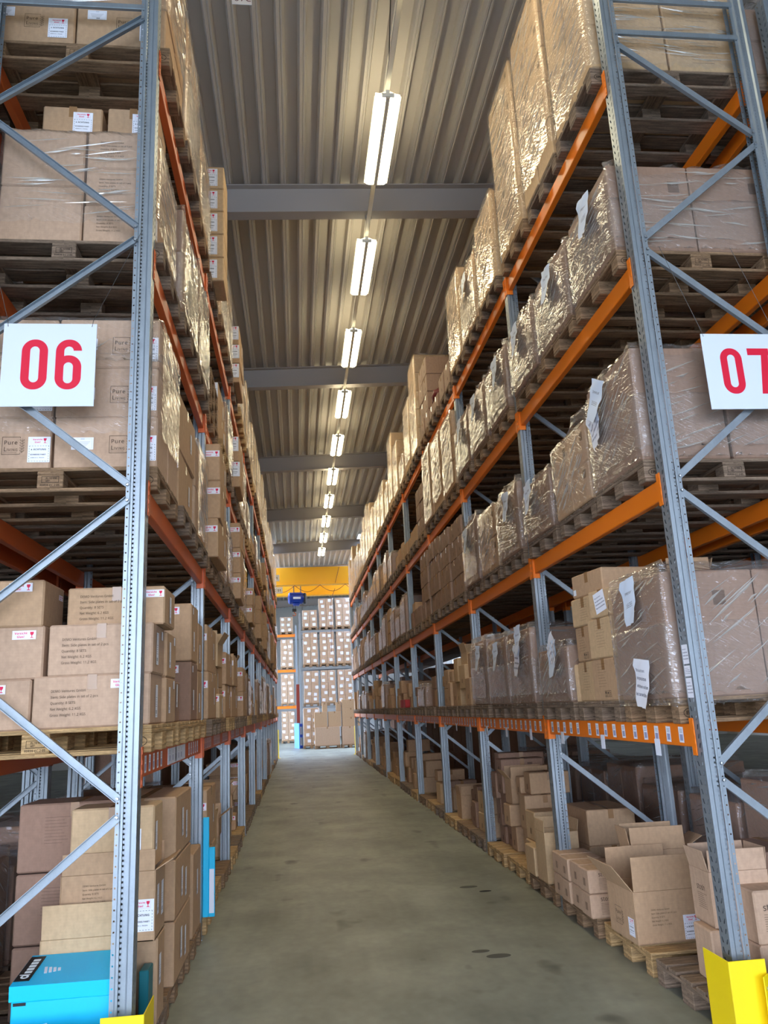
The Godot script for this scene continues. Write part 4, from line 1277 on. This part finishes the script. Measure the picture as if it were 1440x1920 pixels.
func building() -> void:
	slab("floor", Vector3(-12, -0.2, -56), Vector3(18, 0, 9.0), M.floor, "worn grey-green concrete floor of the aisle")
	slab("ground", Vector3(-60, -0.4, -90), Vector3(60, -0.21, 80), M.yard, "paved yard outside the hall")
	# trapezoid roof deck, rising a little towards +x
	var b := MB.new()
	var p := 0.25
	var prof := [[0.0, 0.0], [0.135, 0.0], [0.165, -0.11], [0.19, -0.11], [0.197, -0.102], [0.203, -0.102], [0.21, -0.11], [0.225, -0.11], [0.25, 0.0]]
	for i in 122:
		var xa := -12.0 + i * p
		var lit := (xa > -4.9 and xa < -1.2) or (xa > 2.7 and xa < 8.9)      # rows of roof lights past the racks
		for zr in ([[-56.0, -46.0], [-33.4, 9.0]] if lit else [[-56.0, 9.0]]):
			for k in prof.size() - 1:
				var u0: float = xa + prof[k][0]
				var u1: float = xa + prof[k + 1][0]
				var y0: float = 9.06 + prof[k][1] + 0.034 * (u0 - 0.9)
				var y1: float = 9.06 + prof[k + 1][1] + 0.034 * (u1 - 0.9)
				b.quad(Vector3(u0, y0, zr[0]), Vector3(u1, y1, zr[0]), Vector3(u1, y1, zr[1]), Vector3(u0, y0, zr[1]), Vector3(y1 - y0, -(u1 - u0), 0))
			var t0 := 9.2 + 0.034 * (xa - 0.9)
			var t1 := 9.2 + 0.034 * (xa + p - 0.9)
			b.quad(Vector3(xa, t0, zr[0]), Vector3(xa + p, t1, zr[0]), Vector3(xa + p, t1, zr[1]), Vector3(xa, t0, zr[1]), Vector3.UP)
	for k in 2:
		var wx: Array = [[-4.9, -1.0], [2.7, 9.1]][k]
		var pane := MB.new()
		pane.box(Vector3.ZERO, Vector3(wx[1] - wx[0], 0.006, 12.6))
		var wo := struct("window_%d" % (k + 1), pane.mesh(), M.pane, "roof light over the far cross aisle", Vector3((wx[0] + wx[1]) / 2, 9.22 + 0.034 * ((wx[0] + wx[1]) / 2 - 0.9), -39.7))
		wo.rotation.z = atan(0.034)
	struct("ceiling", b.mesh(), M.deck, "beige trapezoid sheet roof with deep ribs along the aisle")
	for i in 9:
		var z := -9.7 - 6.05 * (i - 1)
		if z < -55: continue
		var m := MB.new()
		m.box(Vector3(0, 0.008, 0), Vector3(30, 0.016, 0.19), 0.002)
		m.box(Vector3(0, 0.22, 0), Vector3(30, 0.41, 0.011))
		m.box(Vector3(0, 0.432, 0), Vector3(30, 0.016, 0.19), 0.002)
		var o := struct("roof_beam", m.mesh(), M.steel_grey, "grey steel roof beam crossing the aisle", Vector3(3.0, 8.5 + 0.034 * 2.1, z))
		o.rotation.z = atan(0.034)
	slab("wall_left", Vector3(-12.2, 0, -33.0), Vector3(-12, 9.2, -1.0), M.wall_panel, "hall wall beside the neighbouring racks")
	slab("wall_left", Vector3(-12.2, 4.6, -1.0), Vector3(-12, 9.2, 9), M.wall_panel, "hall wall over the open dock gate beside the camera")
	slab("wall_left", Vector3(-12, 0, -33.0), Vector3(-5.0, 9.2, -32.8), M.wall_panel, "return of the hall wall before the side gate")
	slab("wall_left", Vector3(-5.2, 0, -56), Vector3(-5.0, 9.2, -47.5), M.wall_panel, "hall wall beyond the side gate")
	slab("wall_left", Vector3(-5.2, 8.6, -47.5), Vector3(-5.0, 9.2, -33.0), M.wall_panel, "hall wall over the side gate")
	slab("wall_right", Vector3(18, 0, -32.8), Vector3(18.2, 10, 9), M.wall_panel, "hall side wall past rack 07")
	slab("wall_right", Vector3(9.2, 0, -33.0), Vector3(18.2, 10, -32.8), M.wall_panel, "return of the hall wall past rack 07")
	slab("wall_right", Vector3(9.0, 0, -56), Vector3(9.2, 10, -46), M.wall_panel, "hall wall past the second side gate")
	slab("wall_right", Vector3(9.0, 8.8, -46), Vector3(9.2, 10, -33), M.wall_panel, "hall wall over the second side gate")
	slab("wall_back", Vector3(-12, 0, -56.2), Vector3(18, 10, -56), M.wall_panel, "pale panelled end wall behind the crane")
	slab("trim_1", Vector3(-12, 6.6, -55.99), Vector3(18, 6.66, -55.97), M.steel_grey, "horizontal joint of the end wall panels")
	for k in 6: slab("trim_%d" % (k + 2), Vector3(-8.0 + k * 4.2, 0, -55.99), Vector3(-7.96 + k * 4.2, 9, -55.97), M.steel_grey, "upright joint of the end wall panels")
	# gable wall behind the camera with the wide open gate that lets the daylight in
	slab("wall_front", Vector3(-12, 0, 9), Vector3(-4.8, 9.2, 9.2), M.wall_panel, "gable wall beside the open gate")
	slab("wall_front", Vector3(6.2, 0, 9), Vector3(18, 10, 9.2), M.wall_panel, "gable wall on the other side of the gate")
	slab("wall_front", Vector3(-4.8, 6.3, 9), Vector3(6.2, 9.6, 9.2), M.wall_panel, "gable wall over the open gate")
	# lamp rail and hanging wire
	var r := thing("lamp_rail", "cream lamp rail running under the roof beams above the aisle", "lamp rail", Vector3(1.12, 8.42, -14.5))
	part(r, "rail", boxmesh(Vector3(0.055, 0.04, 41), 0.004), M.white_paint)
	for i in 6:
		part(r, "bracket", boxmesh(Vector3(0.09, 0.06, 0.03)), M.steel_grey, Vector3(0, 0.045, 14.5 - 3.65 - 6.05 * i))
	var w := MB.new()
	w.tube([Vector3(1.0, 8.95, -5.9), Vector3(1.02, 8.6, -5.9), Vector3(1.10, 8.44, -6.9)], 0.006)
	tag(part(self, "cable", w.mesh(), M.wire), "thin cable dropping from the roof to the lamp rail", "cable")

func far_end() -> void:
	var z := -42.0
	var names := ["first", "middle", "last"]
	# grey cross rack
	for k in 2:
		var f := thing("upright_frame", "grey-blue frame of the cross rack beyond the aisle, %s side" % ["crane hook", "rack 07"][k], "rack frame", Vector3([0.16, 2.98][k], 0, z), -PI / 2)
		part(f, "post", frame_posts_mesh(), M.zinc)
		part(f, "post", frame_posts_mesh(), M.zinc, Vector3(1.1, 0, 0), Vector3(0, PI, 0))
	for l in 3:
		var bm := thing("shelf_beam", "grey beam of the cross rack, %s level" % ["lowest", "middle", "top"][l], "shelf beam", Vector3(1.57, [1.99, 3.97, 5.9][l], z - 0.03))
		part(bm, "bar", boxmesh(Vector3(2.72, 0.13, 0.05), 0.004), M.zinc, Vector3(0, -0.065, 0))
		for s in [-1, 1]: part(bm, "connector", boxmesh(Vector3(0.05, 0.2, 0.06), 0.004), M.zinc, Vector3(s * 1.385, -0.07, 0.004))
		var br := thing("shelf_beam", "rear grey beam of the cross rack, %s level" % ["lowest", "middle", "top"][l], "shelf beam", Vector3(1.57, [1.99, 3.97, 5.9][l], z - 1.06))
		part(br, "bar", boxmesh(Vector3(2.72, 0.13, 0.05), 0.004), M.zinc, Vector3(0, -0.065, 0))
		for s in 3:
			var x := 0.70 + 0.87 * s
			pallet(Vector3(x, [1.99, 3.97, 5.9][l], z - 0.55), "pallet under white-labelled cartons, cross rack, %s beam, %s of three" % [["lowest", "middle", "top"][l], names[s]], "wood", false, PI / 2)
			var h: float = 0.9 if l == 2 and s == 0 else [1.65, 1.66, 1.5][l]
			labelled(Vector3(x, [1.99, 3.97, 5.9][l] + 0.144, z - 0.55), h, "cartons with white labels, cross rack, %s beam, %s of three" % [["lowest", "middle", "top"][l], names[s]])
	# orange rack further back
	z = -48.0
	var f2 := thing("upright_frame", "galvanised frame of the orange-beamed rack in the far corner", "rack frame", Vector3(-0.05, 0, z), -PI / 2)
	part(f2, "post", frame_posts_mesh(), M.zinc)
	part(f2, "post", frame_posts_mesh(), M.zinc, Vector3(1.1, 0, 0), Vector3(0, PI, 0))
	for l in 4:
		var y: float = [0.0, 2.1, 4.2, 6.28][l]
		if l:
			var bm := thing("shelf_beam", "orange beam of the far corner rack, %s level" % ["", "lowest", "middle", "top"][l], "shelf beam", Vector3(-1.5, y, z - 0.03))
			part(bm, "bar", boxmesh(Vector3(2.72, 0.16, 0.05), 0.004), M.orange, Vector3(0, -0.08, 0))
			part(bm, "connector", boxmesh(Vector3(0.05, 0.2, 0.06), 0.004), M.orange, Vector3(1.37, -0.07, 0.004))
		pallet(Vector3(-0.60, y, z - 0.55), "pallet under white-labelled cartons, far corner rack, %s level" % ["floor", "lowest", "middle", "top"][l], "wood", false, PI / 2)
		labelled(Vector3(-0.60, y + 0.144, z - 0.55), [1.65, 1.7, 1.65, 0.9][l], "cartons with white labels, far corner rack, %s level" % ["floor", "lowest", "middle", "top"][l])
	# loads standing on the floor in front of the cross rack
	z = -39.6
	pallet(Vector3(0.62, 0, z - 0.6), "pallet under the shiny labelled stack before the cross rack", "wood", false, PI / 2)
	labelled(Vector3(0.62, 0.144, z - 0.6), 1.75, "shiny labelled stack on the floor before the cross rack")
	pallet(Vector3(1.35, 0, z + 0.55), "pallet under the long pinkish carton at the far end", "wood", false)
	pallet(Vector3(2.42, 0, z + 0.55), "pallet under the second pinkish carton at the far end", "wood", false, PI / 2)
	carton(Vector3(1.35, 0.144, z + 0.5), Vector3(1.18, 0.84, 0.75), "long pinkish carton on the far floor pallet", {"mat": "carton_pale", "keep": true})
	carton(Vector3(2.42, 0.144, z + 0.5), Vector3(0.76, 0.82, 0.75), "second pinkish carton on the far floor, by rack 07", {"mat": "carton_pale", "keep": true})
	for k in 2:
		carton(Vector3(1.06 + 0.66 * k, 0.985, z + 0.5), Vector3(0.62, 0.70, 0.6), "brown carton on the long pinkish one, %s" % ["with high corner", "with yellow sticker"][k], {"keep": true})
		carton(Vector3(1.26 + 0.66 * k, 1.686, z + 0.5), Vector3(0.24, 0.42, 0.5), "slim carton on top of the far floor pile, %s" % ["first", "second"][k], {"keep": true})
	for k in 3:
		carton(Vector3(2.50, 0.965 + k * 0.42, z + 0.5), Vector3(0.85, 0.415, 0.6), "wide carton in the far floor pile by rack 07, %s" % ["lowest", "middle", "top"][k], {"keep": true})
	# blue plastic pallet on edge and rusty post
	var bp := thing("plastic_pallet", "blue plastic pallet standing on edge at the cross rack", "pallet", Vector3(0.02, 0, -40.6), 0.25)
	part(bp, "deck", boxmesh(Vector3(0.05, 1.2, 0.95), 0.01), M.blue_light, Vector3(-0.1, 0.6, 0))
	for k in 3: part(bp, "runner", boxmesh(Vector3(0.12, 0.14, 0.9), 0.01), M.blue_paint, Vector3(0.0, 0.08 + 0.51 * k, 0))
	tag(part(self, "steel_post", boxmesh(Vector3(0.16, 3.1, 0.12), 0.006), M.red_brown, Vector3(0.0, 1.55, -41.3)), "rust-red steel post behind the blue pallet", "post")
	# overhead crane
	var cr := thing("overhead_crane", "yellow double-girder overhead crane across the far end of the aisle", "crane", Vector3(2, 7.3, -36.6))
	for k in 2:
		var zz: float = [0.6, -1.4][k]
		var yy: float = [0.05, -0.15][k]
		part(cr, "girder", boxmesh(Vector3(13.2, 0.78, 0.34), 0.01), M.girder_yellow, Vector3(0, yy + 0.43, zz))
		part(cr, "flange", boxmesh(Vector3(13.2, 0.03, 0.46), 0.005), M.girder_yellow, Vector3(0, yy + 0.025, zz))
		part(cr, "rail", boxmesh(Vector3(13.2, 0.05, 0.06), 0.005), M.steel_grey, Vector3(0, yy + 0.85, zz))
	for e in [-1, 1]:
		part(cr, "end_truck", boxmesh(Vector3(0.3, 0.36, 3.4), 0.02), M.girder_yellow, Vector3(e * 6.55, 0.03, -0.4))
		slab("crane_runway", Vector3(2 + e * 6.55 - 0.12, 6.7, -46.4), Vector3(2 + e * 6.55 + 0.12, 7.148, -33.2), M.steel_grey, "steel runway beam of the overhead crane")
		for zz in [-33.4, -40.0, -46.2]: slab("crane_column", Vector3(2 + e * 6.55 - 0.1, 0, zz - 0.1), Vector3(2 + e * 6.55 + 0.1, 6.7, zz + 0.1), M.steel_grey, "steel column under the crane runway")
	var cb := MB.new()
	for k in 9:
		var pts := []
		for i in 9: pts.append(Vector3(-5.5 + k * 1.15 + i * 0.144, 0.02 - 0.30 * sin(PI * i / 8.0), 0.86))
		cb.tube(pts, 0.012, 5)
	part(cr, "festoon_cable", cb.mesh(), M.dark_red)
	var cl := MB.new()
	cl.tube([Vector3(0.0, 0.84, 0.79), Vector3(-0.2, 0.1, 0.79)], 0.01, 4)
	cl.tube([Vector3(-0.2, -0.1, 0.4), Vector3(-0.4, -0.6, 0.4), Vector3(-0.45, -3.0, 0.3)], 0.01, 4)
	part(cr, "control_cable", cl.mesh(), M.dark_red)
	var ho := thing("crane_hoist", "blue electric hoist with hook hanging under the yellow crane", "hoist", Vector3(0.06, 6.83, -36.4), 0.08)
	var d := MB.new()
	for i in 16:
		var a := TAU * i / 16
		var c := TAU * (i + 1) / 16
		var prof := [[-0.42, 0.0], [-0.42, 0.2], [-0.36, 0.27], [0.20, 0.27], [0.22, 0.24], [0.34, 0.24], [0.38, 0.0]]
		for k in prof.size() - 1:
			var q := func(e: Array, t: float) -> Vector3: return Vector3(e[0], e[1] * sin(t), e[1] * cos(t))
			d.quad(q.call(prof[k], a), q.call(prof[k + 1], a), q.call(prof[k + 1], c), q.call(prof[k], c), Vector3(signf(prof[k + 1][0] - prof[k][0]) * (-1.0 if k < 3 else 1.0) * 0.3, sin((a + c) / 2), cos((a + c) / 2)))
	part(ho, "drum", d.mesh(), M.blue_paint)
	part(ho, "motor", boxmesh(Vector3(0.14, 0.5, 0.5), 0.05), M.black, Vector3(0.33, -0.03, 0))
	part(ho, "gearbox", boxmesh(Vector3(0.3, 0.1, 0.4), 0.03), M.blue_paint, Vector3(-0.05, -0.29, 0))
	part(ho, "label", quadmesh(0.34, 0.1), M.paper, Vector3(-0.04, -0.02, 0.274))
	for s in [-1, 1]: part(ho, "hanger", boxmesh(Vector3(0.05, 0.42, 0.05)), M.steel_grey, Vector3(s * 0.16, 0.42, 0))
	var hk := MB.new()
	for s in [-0.05, 0.05]: hk.tube([Vector3(-0.15 + s, -0.3, 0), Vector3(-0.15 + s, -0.5, 0)], 0.01)
	hk.box(Vector3(-0.15, -0.55, 0), Vector3(0.2, 0.14, 0.08), 0.02)
	part(ho, "hook_block", hk.mesh(), M.black)
	var hh := MB.new()
	var arc := [Vector3(-0.15, -0.62, 0)]
	for i in 10: arc.append(Vector3(-0.15 + 0.07 * sin(i * 0.5), -0.74 + 0.07 * cos(i * 0.5), 0))
	hh.tube(arc, 0.022)
	part(ho, "hook", hh.mesh(), M.copper)
	# posts and codes at the row ends
	for k in 2:
		var bo := thing("bollard", "yellow bollard at the far end of rack %s" % ["06", "07"][k], "bollard", Vector3([-LX - 0.02, RX + 0.05][k], 0, -32.75))
		part(bo, "tube", boxmesh(Vector3(0.12, 1.1, 0.12), 0.03), M.yellow, Vector3(0, 0.55, 0))
		part(bo, "base_plate", boxmesh(Vector3(0.22, 0.012, 0.22), 0.002), M.yellow, Vector3(0, 0.006, 0))
	for k in 2:
		var rs := thing("row_sign", ["small white number sign on the far end of rack 06, lower one", "small white sign above it at the far end of rack 06"][k], "sign", Vector3(-0.66 - 0.12 * k, [6.55, 7.05][k], -31.9))
		part(rs, "plate", boxmesh(Vector3(0.26, 0.26, 0.006), 0.001), M.paper)
		part(rs, "print", quadmesh(0.2, 0.2), M.l_row_code, Vector3(0, 0, 0.005))

func labelled(p: Vector3, h: float, label: String) -> void:
	var rows := int(round(h / 0.33))
	var w := wrapped(p, 1, h, label, {"n": [2, 1, rows], "dx": 0.76, "dz": 1.15, "tent": 0.0, "mat": "carton", "y0": 0.02, "double": false, "folds": rng.randf() < 0.3, "dense": 0.4})
	for i in 2:
		for k in rows:
			part(w, "label", quadmesh(0.16, 0.15), M.l_square, Vector3((i - 0.5) * 0.38 + rng.randf_range(-0.08, 0.1), (k + 0.5) * h / rows + rng.randf_range(-0.05, 0.05), 0.578))

func signs_and_guards() -> void:
	for k in 2:
		var s := thing("aisle_sign", ["white hanging sign with red number 06", "white hanging sign with red number 07"][k], "sign", Vector3([-1.374, 2.835][k], [3.495, 3.455][k], -Z0 + 0.085))
		part(s, "panel", boxmesh(Vector3(0.515, 0.51, 0.004), 0.001), M.paper, Vector3(0, 0.255, 0))
		part(s, "number", quadmesh(0.513, 0.508), M["l_sign06" if k == 0 else "l_sign07"], Vector3(0, 0.255, 0.003))
		for e in [-1, 1]:
			var b := MB.new()
			if k == 0: b.tube([Vector3(e * 0.23, 0.49, 0.004), Vector3(e * 0.235, 0.53, 0.0), Vector3(e * 0.235 + 0.26, 1.13, 0.0)] if e > 0 else [Vector3(e * 0.235, 0.49, 0.004), Vector3(e * 0.24, 0.53, 0.0), Vector3(e * 0.24 - 0.16, 1.13, 0.0)], 0.0018, 4)
			else: b.tube([Vector3(e * 0.24, 0.49, 0.004), Vector3(e * 0.245, 0.53, 0.0), Vector3(e * 0.245 - 0.2, 1.13, 0.0)], 0.0018, 4)
			part(s, "wire", b.mesh(), M.wire)
	var c := thing("bay_sign", "small sign reading 07C hanging under the roof above the aisle", "sign", Vector3(-0.385, 8.123, -6.0))
	part(c, "plate", boxmesh(Vector3(0.18, 0.165, 0.004), 0.001), M.paper, Vector3(0, 0.082, 0))
	part(c, "print", quadmesh(0.178, 0.163), M.l_bay_code, Vector3(0, 0.082, 0.003))
	for e in [-1, 1]:
		var b := MB.new()
		b.tube([Vector3(e * 0.07, 0.16, 0), Vector3(e * 0.07, 0.9, 0)], 0.002, 4)
		part(c, "wire", b.mesh(), M.wire)
	# yellow impact guards round the first posts
	for side in [1, -1]:
		var g := thing("post_guard", "yellow bolted corner guard at the foot of post %s" % ["07" if side > 0 else "06"], "guard", Vector3(xu(side, 0.0), 0, -Z0))
		part(g, "side_plate", boxmesh(Vector3(0.006, 0.42, 0.26), 0.002), M.yellow, Vector3(-side * 0.075, 0.21, 0.02))
		part(g, "front_plate", boxmesh(Vector3(0.20, 0.42, 0.006), 0.002), M.yellow, Vector3(side * 0.022, 0.21, 0.152))
		part(g, "lip", boxmesh(Vector3(0.10, 0.36, 0.006), 0.002), M.yellow, Vector3(side * 0.10, 0.18, 0.19), Vector3(0, side * 0.7, 0))
		for yy in [0.08, 0.30]: part(g, "bolt", bolt_mesh(), M.bolt, Vector3(side * 0.085, yy, 0.2), Vector3(PI / 2, 0, 0))
		part(g, "foot_plate", boxmesh(Vector3(0.24, 0.008, 0.2), 0.002), M.yellow, Vector3(side * 0.03, 0.004, 0.12))
		var e := thing("end_barrier", "yellow steel barrier along the near end of rack %s" % ["07" if side > 0 else "06"], "guard", Vector3(xu(side, 0.66), 0, -Z0 + 0.2))
		part(e, "rail", boxmesh(Vector3(1.0, 0.34, 0.008), 0.002), M.yellow, Vector3(0, 0.215, 0))
		part(e, "top_lip", boxmesh(Vector3(1.0, 0.008, 0.06), 0.002), M.yellow, Vector3(0, 0.388, -0.03))
		for s in [-1, 1]: part(e, "foot", boxmesh(Vector3(0.12, 0.05, 0.12), 0.004), M.yellow, Vector3(s * 0.42, 0.025, -0.06))
	# oil spots on the floor
	for k in 4:
		var fs := thing("floor_stain", ["small black oil spot beside the second post of rack 07", "faint oil smear left of the small black spot", "dark oil spot on the floor before the large opened carton", "smaller dark spot beside the large oil spot"][k], "stain", [Vector3(1.756, 0, -8.1), Vector3(1.64, 0, -8.33), Vector3(1.39, 0, -6.12), Vector3(1.29, 0, -6.26)][k])
		var q := CylinderMesh.new()
		q.top_radius = [0.04, 0.06, 0.06, 0.045][k]
		q.bottom_radius = q.top_radius
		q.height = 0.001
		q.radial_segments = 20
		part(fs, "spot", q, M["rubber" if k == 0 else "stain"], Vector3(0, 0.0008, 0))
		fs.scale = Vector3(1.5, 1, 0.8)
